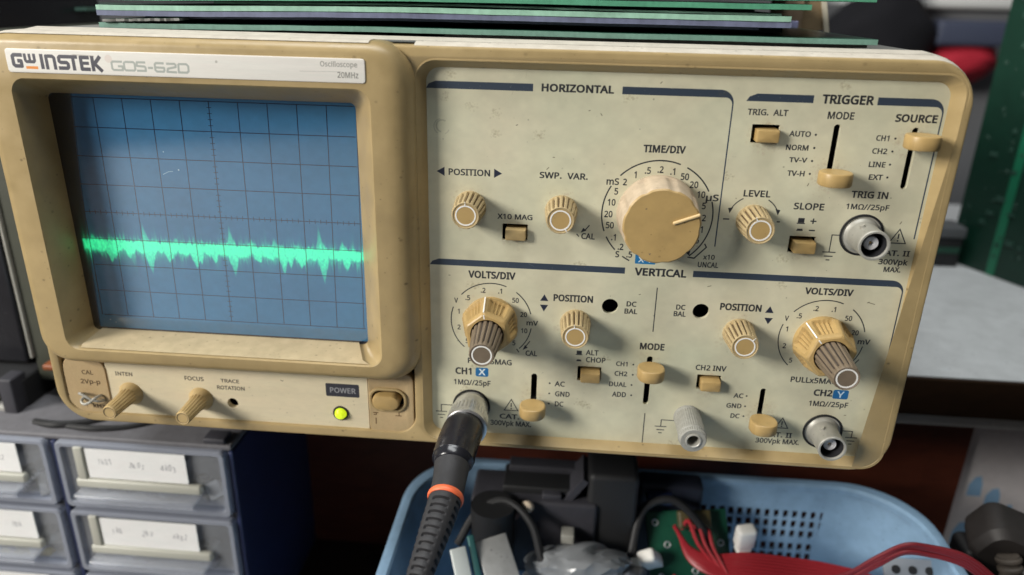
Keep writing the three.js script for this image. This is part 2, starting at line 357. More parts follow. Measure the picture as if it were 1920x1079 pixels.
// screen hood
{
  const S = [
    rrect(0.6, 27, 142.4, 143.3, 12, -4), rrect(0.9, 26.9, 142.2, 143.3, 12, 0.2), rrect(1.4, 27.2, 141.4, 143.1, 11.6, 2.0), rrect(2.4, 28.0, 139.9, 142.4, 11, 3.8),
    rrect(3.4, 28.9, 138.0, 141.5, 10, 5.0), rrect(4.6, 29.7, 135.8, 140.7, 9, 5.7), rrect(6.0, 30.6, 133.4, 139.8, 8, 6), rrect(13.2, 33.8, 129.4, 129.3, 5, 6.1), rrect(13.6, 34.3, 128.9, 128.8, 4.6, 5.6),
    rrect(14.9, 35.7, 120.6, 123.1, 2, -8), rrect(14.9, 35.7, 120.6, 123.1, 2, -12)];
  const g = loft(S), hood = mesh('screen_hood', fin(g, 0.75), M.frame, scope);
  // paler strip over the sill below the screen
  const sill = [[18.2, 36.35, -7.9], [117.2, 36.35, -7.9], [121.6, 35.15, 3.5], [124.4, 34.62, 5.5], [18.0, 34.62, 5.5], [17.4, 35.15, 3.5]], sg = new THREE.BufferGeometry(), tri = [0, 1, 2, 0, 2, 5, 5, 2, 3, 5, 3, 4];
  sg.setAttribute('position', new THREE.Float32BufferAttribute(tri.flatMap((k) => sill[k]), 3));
  mesh('pale_sill', sg, M.sill, hood, [0, 0, 0], 'pale sill below the screen');
  // name plate let into the top band
  const plate = sheet(13.9, 131.0, 128.3, 138.2, 16, (T) => {
    const w = T.g.canvas.width, h = T.g.canvas.height; mottle(T, [226, 222, 214], w, h, 71, 0.05);
    const K = 0.0339, gx = (x) => 15.5 + (x - 125) * K, gy = (y) => 136.9 - (y - 88) * K, L = (pts, wd = 34, col = '#4b4a52') => T.line(pts.map(([a, b]) => [gx(a), gy(b)]), wd * K, { color: col, join: 'round' });
    L([[242, 105], [160, 105], [145, 118], [145, 190], [160, 203], [222, 203], [222, 157], [185, 157]], 33);
    L([[265, 90], [265, 150], [275, 162], [345, 162], [355, 150], [355, 90]], 28); L([[310, 92], [310, 162]], 26);
    L([[260, 214], [376, 214]], 24, '#e08a3c');
    L([[424, 90], [424, 224]], 33); L([[470, 226], [470, 108], [530, 108], [546, 122], [546, 226]], 31);
    L([[690, 108], [605, 108], [592, 120], [592, 150], [604, 160], [662, 160], [674, 172], [674, 198], [662, 210], [578, 210]], 32);
    L([[690, 108], [772, 108]], 32); L([[728, 108], [728, 228]], 32);
    L([[884, 110], [802, 110], [802, 214], [884, 214]], 32); L([[802, 161], [876, 161]], 28);
    L([[912, 94], [912, 230]], 33); L([[990, 96], [930, 162], [996, 230]], 33);
    const G = (pts, wd = 19) => L(pts, wd, '#a9ada6');
    G([[1195, 138], [1105, 138], [1093, 150], [1093, 200], [1105, 212], [1192, 212], [1192, 178], [1150, 178]]);
    G([[1222, 138], [1300, 138], [1312, 150], [1312, 200], [1300, 212], [1222, 212], [1210, 200], [1210, 150], [1222, 138]]);
    G([[1415, 138], [1335, 138], [1330, 170], [1405, 174], [1412, 186], [1410, 212], [1326, 212]]); G([[1435, 184], [1482, 184]]);
    G([[1590, 140], [1515, 140], [1503, 152], [1503, 202], [1515, 214], [1580, 214], [1588, 202], [1588, 180], [1508, 178]]);
    G([[1612, 142], [1690, 142], [1700, 152], [1698, 170], [1622, 186], [1614, 214], [1704, 216]]);
    G([[1726, 142], [1800, 142], [1818, 158], [1816, 202], [1800, 216], [1722, 216], [1726, 142]]);
    T.text('Oscilloscope', 120.2, 135.7, 11.6, 1.5, { color: 'rgba(120,118,112,0.62)', weight: 4 }); T.text('20MHz', 122.9, 132.5, 6.6, 1.7, { color: 'rgba(110,108,102,0.7)', weight: 4 });
    T.g.globalAlpha = 0.35; T.line([[108, 134.1], [121, 134.3]], 0.18, { color: '#8a8880' }); T.line([[36, 136.9], [43, 136.6]], 0.35, { color: '#7a6f66' }); T.dot(82, 136.1, 0.4, '#6b655c'); T.g.globalAlpha = 0.12; T.dot(47.5, 136, 1.2, '#a05a50'); T.g.globalAlpha = 1;
  });
  mesh('name_plate', fin(planeUV(boxUV(extrude(shapeRR(13.9, 131.0, 128.3, 138.2, 1), 5.2, 6.2, { b: 0.2, bs: 2 })), 13.9, 131.0, 128.3, 138.2), 0.5, 100, true), mat([1, 1, 1], 0.45, { map: plate }), hood);
}

// screen: blue filter with engraved graticule; the trace is the light of the tube
{
  const x0 = 14.4, x1 = 121, y0 = 35.2, y1 = 123.6, gc = [70, 82];
  const bend = (x, y) => [x + 0.02 * (y - 82) * 0.9, y + 0.000018 * 0 * x];
  const face = sheet(x0, y0, x1, y1, 14, (T) => {
    const w = T.g.canvas.width, h = T.g.canvas.height; mottle(T, [54, 106, 145], w, h, 23, 0.1);
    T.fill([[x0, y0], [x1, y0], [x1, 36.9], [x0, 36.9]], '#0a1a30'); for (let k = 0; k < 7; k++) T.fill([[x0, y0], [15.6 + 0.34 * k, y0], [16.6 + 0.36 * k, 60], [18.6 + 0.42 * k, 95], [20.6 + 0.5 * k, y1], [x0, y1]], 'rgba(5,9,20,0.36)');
    const c = 'rgba(4,22,50,0.95)';
    for (let k = -5; k <= 5; k++) T.line([bend(gc[0] + 10 * k, 42), bend(gc[0] + 10 * k, 122)], 0.3, { color: c });
    for (let k = -4; k <= 4; k++) T.line([[20, gc[1] + 10 * k], [120, gc[1] + 10 * k]], 0.28, { color: c });
    for (let k = -25; k <= 25; k++) if (k % 5) T.line([[gc[0] + 2 * k, gc[1] - 0.8], [gc[0] + 2 * k, gc[1] + 0.8]], 0.2, { color: c });
    for (let k = -20; k <= 20; k++) if (k % 5) { const [bx, by] = bend(gc[0], gc[1] + 2 * k); T.line([[bx - 0.8, by], [bx + 0.8, by]], 0.2, { color: c }); }
    T.g.globalAlpha = 0.75; T.line([[51.3, 96.6], [53.5, 97.7], [55, 97.8]], 0.2, { color: '#b8d2dc' }); T.dot(57.1, 98.4, 0.28, '#d8e6ea'); T.dot(52.6, 104.5, 0.22, '#a8c8d4'); T.dot(22, 40, 0.25, '#9ab'); T.dot(24, 39, 0.2, '#9ab'); T.g.globalAlpha = 1;
  });
  // the beam: a bright noisy band with regular spikes up and down
  const W = 1400, H = Math.round(W * (y1 - y0) / (x1 - x0)), em = new Uint8Array(W * H * 4), E0 = new Float32Array(W * H), hash = rng(77);
  const n1 = valueNoise(3, 220), n2 = valueNoise(4, 90), n3 = valueNoise(6, 420), n4 = valueNoise(9, 36);
  const up = [[40.6, 9.5, 1.3], [72.4, 10.5, 1.35], [104.8, 11.5, 1.35], [21, 3, 1], [30, 2.2, 0.8], [52, 2.6, 1.2], [62, 2.4, 1], [80, 3, 1.2], [88.5, 5, 1.4], [96, 2, 0.8], [113, 3.6, 1.3]], down = [[41.9, 9, 1.8], [73, 8.8, 1.8], [106, 9.2, 2], [27, 5.8, 1.6], [28.6, 4, 0.9], [59, 5.4, 1.8], [61, 3.6, 1], [91.5, 6, 1.9], [94, 4, 1.2], [49, 3.4, 1.8], [66, 2.6, 1.2], [82, 2.8, 1.6], [98, 3.6, 1.6], [34, 2.6, 1.1], [114.5, 4, 1.4]];
  for (let i = 0; i < W; i++) {
    const x = x0 + (x1 - x0) * (i + 0.5) / W, u = i / W, mid = 69.9 + 0.006 * (x - 18);
    const top = mid + 2.0 + 1.1 * (n1(u, 0.3) - 0.5) + 0.8 * (n3(u, 0.7) - 0.5), bot = mid - 2.0 - 1.6 * n2(u, 0.2) - 1.0 * (n1(u, 0.9) - 0.3);
    let hu = 0, hd = 0, hazeU = 1.6 + 2.2 * n2(u, 0.6), hazeD = 2.4 + 3 * n4(u, 0.4);
    for (const [c, a, w] of up) { const d = (x - c) / w, f = x < c ? Math.max(0, 1 + d * 1.1) : Math.max(0, 1 - d * 0.6); hu = Math.max(hu, a * f ** 1.35); }
    for (const [c, a, w] of down) { const d = Math.abs(x - c) / w; if (d < 1) hd = Math.max(hd, a * (1 - d) ** 0.8); }
    const fu = 5 * Math.max(0, n3(u, 0.35) - 0.35) ** 2 * 2.2 * (0.4 + n4(u, 0.8)), fd = 7 * Math.max(0, n3(u, 0.65) - 0.3) ** 2 * 2 * (0.4 + n4(u, 0.1)); const on = smooth(16.6, 17.6, x) * (x < 28 ? 0.9 : 1);
    for (let j = 0; j < H; j++) {
      const y = y0 + (y1 - y0) * (j + 0.5) / H, k = (j * W + i) * 4;
      let e = smooth(bot - 1.1, bot + 1.3, y) * (1 - smooth(top - 0.7, top + 0.7, y));
      if (y > top - 0.5 && hu > 0.3) e = Math.max(e, 0.9 * (1 - smooth(0.45, 1, (y - top) / hu)) * (0.75 + 0.25 * n3(u, 0.2)) * (1 - 0.55 * clamp((y - top) / hu)));
      if (y < bot + 0.9 && hd > 0.3) e = Math.max(e, (0.92 - 0.35 * clamp((bot - y) / 7)) * (1 - smooth(0.72, 1.05, (bot - y) / hd)));
      if (y > top) e = Math.max(e, 0.42 * Math.exp(-(y - top) / hazeU) * n1(u, 0.55) * 1.4); if (y < bot) e = Math.max(e, 0.55 * Math.exp(-(bot - y) / hazeD) * n2(u, 0.15) * 1.3);
      if (y > top && fu > 0.2) e = Math.max(e, 0.6 * (1 - smooth(0.2, 1.1, (y - top) / fu))); if (y < bot && fd > 0.2) e = Math.max(e, 0.6 * (1 - smooth(0.2, 1.1, (bot - y) / fd)));
      e *= on * (0.84 + 0.3 * (n3(u, 0.5 + 0.3 * j / H) - 0.5) + 0.06 * hash());
      E0[j * W + i] = e; em[k] = 255 * clamp(e * e * 0.2); em[k + 1] = 255 * clamp(e * 0.96); em[k + 2] = 255 * clamp(e * 0.58); em[k + 3] = 255;
    }
  }
  // the beam is never sharp: blur it, and keep a faint bloom round it
  const blur = (src, r) => { const t = new Float32Array(W * H), o = new Float32Array(W * H); for (let j = 0; j < H; j++) { let a = 0; for (let i = -r; i < W; i++) { if (i + r < W) a += src[j * W + i + r]; if (i - r - 1 >= 0) a -= src[j * W + i - r - 1]; if (i >= 0) t[j * W + i] = a / (2 * r + 1); } } for (let i = 0; i < W; i++) { let a = 0; for (let j = -r; j < H; j++) { if (j + r < H) a += t[(j + r) * W + i]; if (j - r - 1 >= 0) a -= t[(j - r - 1) * W + i]; if (j >= 0) o[j * W + i] = a / (2 * r + 1); } } return o; };
  const near = blur(blur(E0, 1), 2), wide = blur(blur(E0, 26), 26);
  for (let q = 0; q < W * H; q++) { const px = q % W, py = (q - px) / W, X = x0 + (x1 - x0) * px / W, Y = y0 + (y1 - y0) * py / H, gx = (X - 0.018 * (Y - 82)) / 10, gy = Y / 10 - 0.2, rule = Math.max(1 - smooth(0.09, 0.2, Math.abs(gx - Math.round(gx)) * 10), 1 - smooth(0.08, 0.18, Math.abs(gy - Math.round(gy)) * 10));   // the graticule lies in front of the phosphor
    const e = Math.min(1, near[q] * 1.02 + wide[q] * 0.16) * (1 - 0.5 * rule); em[q * 4] = 255 * clamp(e * e * 0.2); em[q * 4 + 1] = 255 * clamp(e * 0.96); em[q * 4 + 2] = 255 * clamp(e * 0.6); }
  const et = new THREE.DataTexture(em, W, H); et.magFilter = THREE.LinearFilter; et.colorSpace = THREE.SRGBColorSpace; et.needsUpdate = true;
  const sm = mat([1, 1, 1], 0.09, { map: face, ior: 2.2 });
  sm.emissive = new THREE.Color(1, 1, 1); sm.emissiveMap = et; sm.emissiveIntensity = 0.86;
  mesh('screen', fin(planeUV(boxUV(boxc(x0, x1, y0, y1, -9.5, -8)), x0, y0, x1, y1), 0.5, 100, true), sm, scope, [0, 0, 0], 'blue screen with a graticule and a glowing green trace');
}

// control panel with its cut-outs and printing
const PX0 = 143, PX1 = 307, PY0 = 1.5, PY1 = 138.5, PZ = -4;
const TD = [220.8, 90.9], V1 = [166.6, 49.6], V2 = [280.4, 49.6], BNCS = { trig: [286.8, 87.2], ch2: [287, 13.3], ch1: [159.6, 14.7] };
const BUTTONS = [[251.7, 118.5], [174.2, 82.8], [268.5, 83], [202.2, 31], [244.6, 30.4]];
const SLOTS = [[273.2, 104.5, 122.2], [296.6, 102.8, 122], [223.2, 19.9, 39.3], [182.5, 15.6, 29.8], [264.05, 15.4, 29.2]];
const DCBAL = [[207.8, 57.6], [238.8, 57.5]];
{
  const ink = '#2a2b2f', bar = '#364150', D2R = Math.PI / 180;
  const print = sheet(PX0, PY0, PX1, PY1, 12.4, (T) => {
    const w = T.g.canvas.width, h = T.g.canvas.height; mottle(T, [207, 203, 176], w, h, 7, 0.11);
    for (const [s, x, y, wd, c] of TEXTS) T.text(s, x, y, wd, c, { color: ink, weight: c > 2.15 ? 8 : 5.5 });
    for (const [x, y] of DOTS) T.dot(x, y, 0.32);
    // section bars that run round a corner into a thin rule
    const bars = (x0, x1, x2, x3, y, th, yEnd, lw) => {
      T.fill([[x0 + 3.2, y + th / 2], [x1, y + th / 2], [x1, y - th / 2], [x0, y - th / 2], [x0 + 0.9, y + th * 0.1]], bar);
      const yt = y + th / 2, r = 4.2, o = [[x2, y - th / 2], [x2, yt], [x3 - r, yt]]; for (let a = 90; a >= 0; a -= 10) o.push([x3 - r + r * Math.cos(a * D2R), yt - r + r * Math.sin(a * D2R)]);
      o.push([x3, yEnd], [x3 - lw, yEnd], [x3 - lw, yt - r]); const ri = 2.2; for (let a = 0; a <= 90; a += 10) o.push([x3 - lw - ri + ri * Math.cos(a * D2R), yt - th - ri + ri * Math.sin(a * D2R)]);
      T.fill(o, bar);
    };
    bars(144.8, 178.8, 206.6, 240.9, 130.3, 2.3, 81, 0.4); bars(244.6, 264.7, 283.7, 303.6, 129.5, 2.3, 86.6, 0.4); bars(145, 211.9, 234.7, 303.8, 71, 2.2, 8.2, 0.4);
    T.line([[223.3, 65.4], [223.3, 48.9]], 0.32); T.line([[223.35, 16.2], [223.4, 3]], 0.32);
    // dials: [text, angle in degrees, radius]
    const dial = (c, list, cap) => { for (const [s, x, y, q] of list) T.text(s, x, y - cap / 2, q ?? s.replace('.', '').length * cap * 0.68 + (s.includes('.') ? cap * 0.35 : 0), cap, { color: ink, weight: 5 }); };
    dial(TD, [['mS', 205.6, 101.5, 4.3], ['2', 209.6, 101.5], ['1', 212.9, 104], ['.5', 216.6, 105.5], ['.2', 220.6, 106], ['.1', 224.7, 105.5], ['50', 228.5, 104], ['20', 231.7, 101.5], ['10', 234.3, 98.3], ['µS', 237.9, 97.4, 4.4], ['5', 235.6, 94.6], ['2', 236.1, 90.6], ['1', 235.9, 86.6], ['.5', 234.4, 82.8], ['.2', 231.8, 79.4], ['5', 207, 98.2], ['10', 205.7, 94.5], ['20', 205, 90.5], ['50', 205.7, 86.7], ['.1', 207.4, 82.6], ['.2', 209.8, 79.4], ['S', 208.9, 76.7], ['.5', 212.9, 76.8]], 2.05);
    const arcs = (c, r, list, wd) => { for (const [a, b] of list) T.arc(c[0], c[1], r, a * D2R, b * D2R, wd); };
    arcs(TD, 18.0, [[70.5, 135.5], [28.5, 63], [149.5, 200.5], [207, 224.5], [235.5, 244.5], [-49, 17]], 0.42);
    T.line([[232.2, 76.9], [234.4, 76.6], [238, 80.6], [237.3, 81.8]], 0.4); T.fill([[231.2, 78.6], [232.9, 79.2], [232.7, 77.4]], ink);
    T.text('x10', 239.3, 76.4, 3.8, 1.6, { color: ink, weight: 5 }); T.text('UNCAL', 239.2, 73.6, 6.9, 1.8, { color: ink, weight: 5 });
    T.rr(215, 73.7, 221.8, 77.6, 0.3, '#1f74ad'); T.text('X-Y', 218.4, 74.3, 4.6, 1.7, { color: '#dfe9ee', weight: 3 });
    for (const [c, dig] of [[V1, [['V', 154.1, 56.9], ['.5', 158.2, 58.1], ['.2', 163.6, 61.2], ['.1', 169.7, 61.2], ['50', 175, 58], ['20', 178, 52.8], ['mV', 181, 49.7, 4.2], ['10', 178.3, 46.6], ['5', 174.8, 41.6], ['1', 155.1, 52.8], ['2', 155.1, 46.7], ['5', 158, 41.4]]], [V2, [['V', 267.8, 56.7], ['.5', 271.8, 57.8], ['.2', 276.9, 60.8], ['.1', 282.9, 60.8], ['50', 288.1, 57.8], ['20', 291.2, 52.6], ['mV', 294.6, 49.4, 4.2], ['10', 291.6, 46.3], ['5', 288.2, 41.3], ['1', 268.6, 52.7], ['2', 268.6, 46.3], ['5', 271.5, 40.9]]]]) {
      dial(c, dig, 1.8); arcs(c, 14.3, [[69, 138], [14, 53], [160.5, 228], [-45, -8]], 0.34);
      T.line([[c[0] + 13.9, c[1] - 7], [c[0] + 12.1, c[1] - 9.6]], 0.32); T.fill([[c[0] + 11.4, c[1] - 10.6], [c[0] + 13.2, c[1] - 9.6], [c[0] + 12.2, c[1] - 8.6]], ink);
      T.line([[c[0] + 9.2, c[1] - 10.3], [c[0] + 10.1, c[1] - 11.6]], 0.36);
    }
    // marks round the small knobs
    T.line([[199, 86.4], [197.5, 84.4]], 0.32); T.fill([[196.2, 83.7], [198.1, 84.5], [197, 85.4]], ink); T.line([[194.9, 83.2], [195.7, 82.3]], 0.34);
    T.arc(251.7, 90.4, 8.2, 118 * D2R, 156 * D2R, 0.3); T.arc(251.7, 90.4, 8.2, 24 * D2R, 60 * D2R, 0.3);
    T.fill([[244, 92.6], [245, 94.6], [243.4, 94.3]], ink); T.fill([[259.4, 92.6], [260, 94.3], [258.4, 94.6]], ink); T.line([[242.2, 90.6], [244.2, 90.6]], 0.4); T.line([[259.4, 90.4], [260.4, 90.4]], 0.4);
    // triangles
    for (const t of [[[147.9, 102.6], [150.5, 104.1], [150.5, 101.1]], [[166.9, 104.1], [166.9, 101.1], [169.5, 102.6]], [[185, 60.8], [183.6, 58.4], [186.4, 58.4]], [[183.6, 56.9], [186.4, 56.9], [185, 54.4]], [[261.7, 60.7], [260.3, 58.3], [263.1, 58.3]], [[260.4, 56.4], [263.2, 56.4], [261.8, 54.1]]]) T.fill(t, '#23283a');
    // switch position icons, warning triangles, earth symbols
    T.fill([[266.1, 92], [268.1, 92], [268.1, 90.4], [266.1, 90.4]], ink); T.line([[265.8, 90.2], [268.4, 90.2]], 0.3); T.line([[270, 91.1], [271.9, 91.1]], 0.4); T.line([[270.9, 92], [270.9, 90.2]], 0.4);
    T.fill([[266.3, 88.4], [267.9, 88.4], [268.1, 87.7], [266, 87.7]], ink); T.line([[270, 88], [271.9, 88]], 0.4);
    T.fill([[197.3, 40], [199.1, 40], [199.1, 38.6], [197.3, 38.6]], ink); T.line([[197, 38.4], [199.4, 38.4]], 0.28); T.fill([[197.6, 36.5], [198.9, 36.5], [199.2, 35.8], [197.3, 35.8]], ink);
    for (const [x, y, s] of [[298.4, 85, 1], [174.4, 13.9, 0.98], [272.4, 13.6, 0.88]]) { T.line([[x, y + 4.7 * s], [x - 2.6 * s, y], [x + 2.6 * s, y]], 0.32, { close: true }); T.line([[x, y + 3.2 * s], [x, y + 1.5 * s]], 0.42); T.dot(x, y + 0.8 * s, 0.26); }
    const earth = (x0, x, y, yb) => { T.line([[x0, y], [x, y], [x, yb]], 0.3); for (const [hw, dy] of [[2.1, 0], [1.4, 1.4], [0.6, 2.7]]) T.line([[x - hw, yb - dy], [x + hw, yb - dy]], 0.34); };
    earth(281, 277.6, 86.8, 80.9); earth(234, 229.5, 13.9, 11.1); earth(153, 148.3, 14.6, 11.7); earth(293, 297.4, 14, 11.4);
    T.rr(161.1, 27.3, 165.8, 30.9, 0.7, '#1f6da6'); T.text('X', 163.45, 27.9, 2.3, 2.4, { color: '#e6eef0', weight: 5 }); T.rr(288, 26.8, 293.3, 30.4, 0.7, '#22659b'); T.text('Y', 290.65, 27.4, 2.4, 2.4, { color: '#c8d8e4', weight: 2 });
    // worn spots and scuffs
    T.g.globalAlpha = 0.3; T.arc(149.9, 117.4, 1.9, 55 * D2R, 260 * D2R, 0.5, { color: '#6d6a5c' }); T.arc(149.7, 117.2, 2.5, 100 * D2R, 240 * D2R, 0.35, { color: '#7d7a6a' }); T.arc(150, 117, 2.2, -70 * D2R, -20 * D2R, 0.3, { color: '#7d7a6a' });
    const r = rng(404); for (let k = 0; k < 2600; k++) { T.g.globalAlpha = 0.25 + 0.4 * r(); T.dot(PX0 + r() * (PX1 - PX0), PY0 + r() * (PY1 - PY0), 0.05 + 0.07 * r(), '#cfcbb2'); }
    for (let k = 0; k < 60; k++) { const x = PX0 + r() * (PX1 - PX0), y = PY0 + r() * (PY1 - PY0), a = r() * 6.3, l = 0.5 + 2.5 * r() ** 2; T.g.globalAlpha = 0.1 + 0.22 * r(); T.line([[x, y], [x + l * Math.cos(a), y + l * Math.sin(a)]], 0.1, { color: r() < 0.5 ? '#6a6450' : '#ece8d4' }); }
    for (const [x, y, q] of [[159, 91, 8], [189.4, 91, 8], [220.8, 91, 16], [251.7, 90, 8], [196, 50, 8], [252, 50, 8], [166, 49, 13], [280, 48, 13], [202, 31, 6], [245, 30, 6], [268, 83, 6], [252, 118, 6], [174, 83, 6], [223, 34, 7], [182, 18, 7], [264, 18, 7], [273, 106, 7], [296, 117, 7]]) for (let i = 0; i < 170; i++) { const a = r() * 6.3, d = q * (0.5 + 0.62 * r() * r()); T.g.globalAlpha = 0.03 + 0.07 * r(); T.dot(x + d * Math.cos(a), y + d * Math.sin(a), 0.15 + 0.5 * r() ** 2, r() < 0.5 ? '#8a6f52' : '#a58a78'); }
    for (let k = 0; k < 26; k++) { const x = PX0 + r() * (PX1 - PX0), y = PY0 + r() * (PY1 - PY0); for (let i = 0; i < 30; i++) { T.g.globalAlpha = 0.05 + 0.09 * r(); T.dot(x + 2.4 * (r() + r() - 1), y + 1.8 * (r() + r() - 1), 0.12 + 0.3 * r(), '#6b5c3e'); } }
    for (let k = 0; k < 170; k++) { T.g.globalAlpha = 0.12 + 0.25 * r(); const x = PX0 + r() * (PX1 - PX0), y = PY0 + r() * (PY1 - PY0), q = 0.08 + 0.22 * r() ** 3; T.dot(x, y, q, '#4a463a'); }
    T.g.globalAlpha = 0.6; for (const [x, y, a, l] of [[200.6, 122.7, -0.9, 0.7], [196.8, 123.8, 0.3, 0.4], [174, 118.5, 0.4, 0.5], [184.4, 104.9, 0.8, 0.9], [186.2, 108.6, 0, 0.5], [298.2, 91.8, 1.1, 0.8], [267.3, 103, 1.2, 0.8], [240.6, 66.9, 0.3, 1.1], [294.5, 63.6, -0.25, 2.2], [293.4, 63.9, 0.5, 0.6], [217.6, 62.6, 0.3, 0.5], [293.6, 20.4, 0, 0.6], [151.8, 66.2, 0, 0.5], [218.3, 133, 0.8, 0.6]]) T.line([[x - Math.cos(a) * l / 2, y - Math.sin(a) * l / 2], [x + Math.cos(a) * l / 2, y + Math.sin(a) * l / 2]], 0.28, { color: '#4b4436', cap: 'round' });
    T.g.globalAlpha = 1;
  });
  const s = shapeRR(PX0, PY0, PX1, PY1, 5);
  for (const [x, y] of BUTTONS) s.holes.push(holeRR(x - 4.25, y - 2.9, x + 4.25, y + 2.9, 0.25));
  for (const [x, a, b] of SLOTS) s.holes.push(holeRR(x - 1.05, a, x + 1.05, b, 1.04));
  for (const [x, y] of DCBAL) s.holes.push(holeC(x, y, 2.8));
  for (const k in BNCS) s.holes.push(holeC(...BNCS[k], 6.9));
  const panel = mesh('control_panel', fin(planeUV(boxUV(extrude(s, PZ - 1.6, PZ, { cs: 14 })), PX0, PY0, PX1, PY1), 0.5, 100, true), mat([0.97, 0.97, 0.97], 0.48, { map: print, bump: grainBump, bumpScale: 0.00001 }), scope, [0, 0, 0], 'ivory control panel printed with black lettering and scales');
  mesh('panel_backing', boxc(PX0, PX1, PY0, PY1, -13, -12), M.slot, panel);
}

// lower control strip under the screen
{
  const cream = sheet(20.9, 1.5, 121.4, 28, 12, (T) => {
    const w = T.g.canvas.width, h = T.g.canvas.height; mottle(T, [222, 208, 176], w, h, 43, 0.06);
    const c = '#4a4238', o = { color: c, weight: 5 };
    T.text('INTEN', 27.9, 20.2, 7, 1.5, o); T.text('FOCUS', 55.2, 19.9, 7.7, 1.6, o); T.text('TRACE', 69.1, 19.9, 7.2, 1.4, o); T.text('ROTATION', 69.1, 16.9, 11, 1.5, o);
    T.rr(105.6, 16.9, 118.2, 22.3, 0.5, '#34343c'); T.text('POWER', 111.9, 18.5, 9.9, 2.1, { color: '#9a9a9c', weight: 4 });
    T.g.globalAlpha = 0.6; T.line([[88.6, 22.4], [89.2, 22], [89.8, 22.2]], 0.3, { color: '#4b4030' }); const r = rng(9); for (let k = 0; k < 70; k++) { T.g.globalAlpha = 0.1 + 0.2 * r(); T.dot(21 + 100 * r(), 2 + 25 * r(), 0.1 + 0.2 * r() ** 3, '#5a4c36'); } T.g.globalAlpha = 1;
  });
  const s = shapeRR(20.9, 1.5, 121.4, 28, 0.6); s.holes.push(holeC(69.1, 11.2, 2.1));
  const lp = mesh('lower_panel', fin(planeUV(boxUV(extrude(s, -3.5, -1.2, { cs: 14 })), 20.9, 1.5, 121.4, 28), 0.5, 100, true), mat([0.97, 0.97, 0.97], 0.5, { map: cream }), scope);
  mesh('panel_backing', boxc(4, 139, 2.5, 28, -11, -10), M.slot, lp);
  // calibration corner, with its moulded lettering and the test hook
  const engrave = (x0, y0, x1, y1, paint) => sheet(x0, y0, x1, y1, 14, (T) => { mottle(T, [224, 224, 224], T.g.canvas.width, T.g.canvas.height, 61, 0.06); paint(T); });
  const calTex = engrave(3, 2, 20.4, 28, (T) => { const o = { color: '#4a3a22', weight: 4 }; T.text('CAL', 13, 20.1, 4.6, 1.7, o); T.text('2Vp-p', 13.5, 16.1, 8, 1.9, o); T.text('1', 10.2, 5.7, 0.9, 1.7, o); T.text('kHz', 15, 5.7, 5, 1.7, o); });
  const cp = mesh('calibration_plate', fin(planeUV(boxUV(loft([rrect(3.4, 3, 20.3, 28, 6.5, -4), rrect(3.4, 3, 20.3, 28, 6.5, -1.0), rrect(3.7, 3.3, 20.0, 27.7, 6.2, -0.7)], false, true)), 3, 2, 20.4, 28), 0.5, 100, true), mat([0.62, 0.45, 0.24], 0.5, { map: calTex, bump: grainBump }), scope, [0.8, 0, 0], 'beige moulded plate with the calibration hook');
  mesh('test_hook', tube([[9.6, 11.2, -1], [9.2, 12.3, 0.6], [10.2, 13, 1.8], [12.4, 12.2, 2.2], [14.8, 10.8, 2.2], [17, 10, 1.4], [17.8, 9.4, -0.5]], 0.55, 40, 8), M.nickel, cp);
  mesh('test_hook', tube([[9.8, 10.4, -1], [9.4, 9.2, 0.8], [11, 8.6, 2], [13.5, 9.6, 2.4], [15.6, 11.2, 2], [16.6, 11.6, 0.4], [16.8, 11.4, -1]], 0.55, 40, 8), M.nickel, cp);
  // power corner
  const pwTex = engrave(121.5, 2, 140, 28, (T) => { const c = '#5b4626'; T.line([[123.4, 10.6], [124.4, 10.6], [124.4, 11.4]], 0.3, { color: c }); T.line([[123.2, 11.4], [125.2, 11.4]], 0.3, { color: c }); T.line([[124.2, 9.2], [124.2, 6.6]], 0.34, { color: c }); T.line([[131.6, 10.6], [134, 10.6]], 0.3, { color: c }); T.line([[133, 10.6], [133, 12.4]], 0.3, { color: c }); T.arc(132.8, 7.7, 1.2, 0, 6.3, 0.34, { color: c }); });
  const ps = shapeRR(121.7, 2.7, 138.6, 28, 3); ps.holes.push(new THREE.Path(shapeRR(122.8, 13.1, 135.4, 21.4, 3.6).getPoints(10).reverse()));
  const pp = mesh('power_plate', fin(planeUV(boxUV(extrude(ps, -4.5, -1.0, { b: 0.35, bs: 2, cs: 12 })), 121.5, 2, 140, 28), 0.5, 100, true), mat([0.62, 0.45, 0.24], 0.5, { map: pwTex, bump: grainBump }), scope, [0, 0, 0], 'beige moulded plate round the power button');
  const ringS = shapeRR(122.1, 12.4, 136.1, 22.1, 4.2); ringS.holes.push(new THREE.Path(shapeRR(123.1, 13.4, 135.1, 21.1, 3.4).getPoints(10).reverse()));
  mesh('button_rim', extrude(ringS, -1.2, -0.2, { b: 0.35, bs: 2, cs: 12 }), M.frame, pp);
  mesh('power_button', loft([rrect(123.4, 13.7, 133.6, 20, 3, -7), rrect(123.4, 13.7, 133.6, 20, 3, 0.6), rrect(123.8, 14.1, 133.2, 19.6, 2.7, 1.5), rrect(124.8, 15, 132.2, 18.7, 1.8, 1.8)], false, true), M.amber, scope);
  const led = mesh('power_lamp', lathe([[0, 2.4], [1.1, 2.2], [2, 1.3], [2.3, 0], [2.3, -1.5]], 28), mat([0.35, 0.5, 0.03], 0.25, { emissive: [0.5, 0.62, 0.01], ei: 1 }), scope, [110.7, 9.9, -1.2], 'glowing yellow green power light');
  mesh('lamp_bezel', lathe([[2.3, 0], [2.35, 0.4], [2.9, 0.4], [3, 0]], 28), M.dark, led);
}

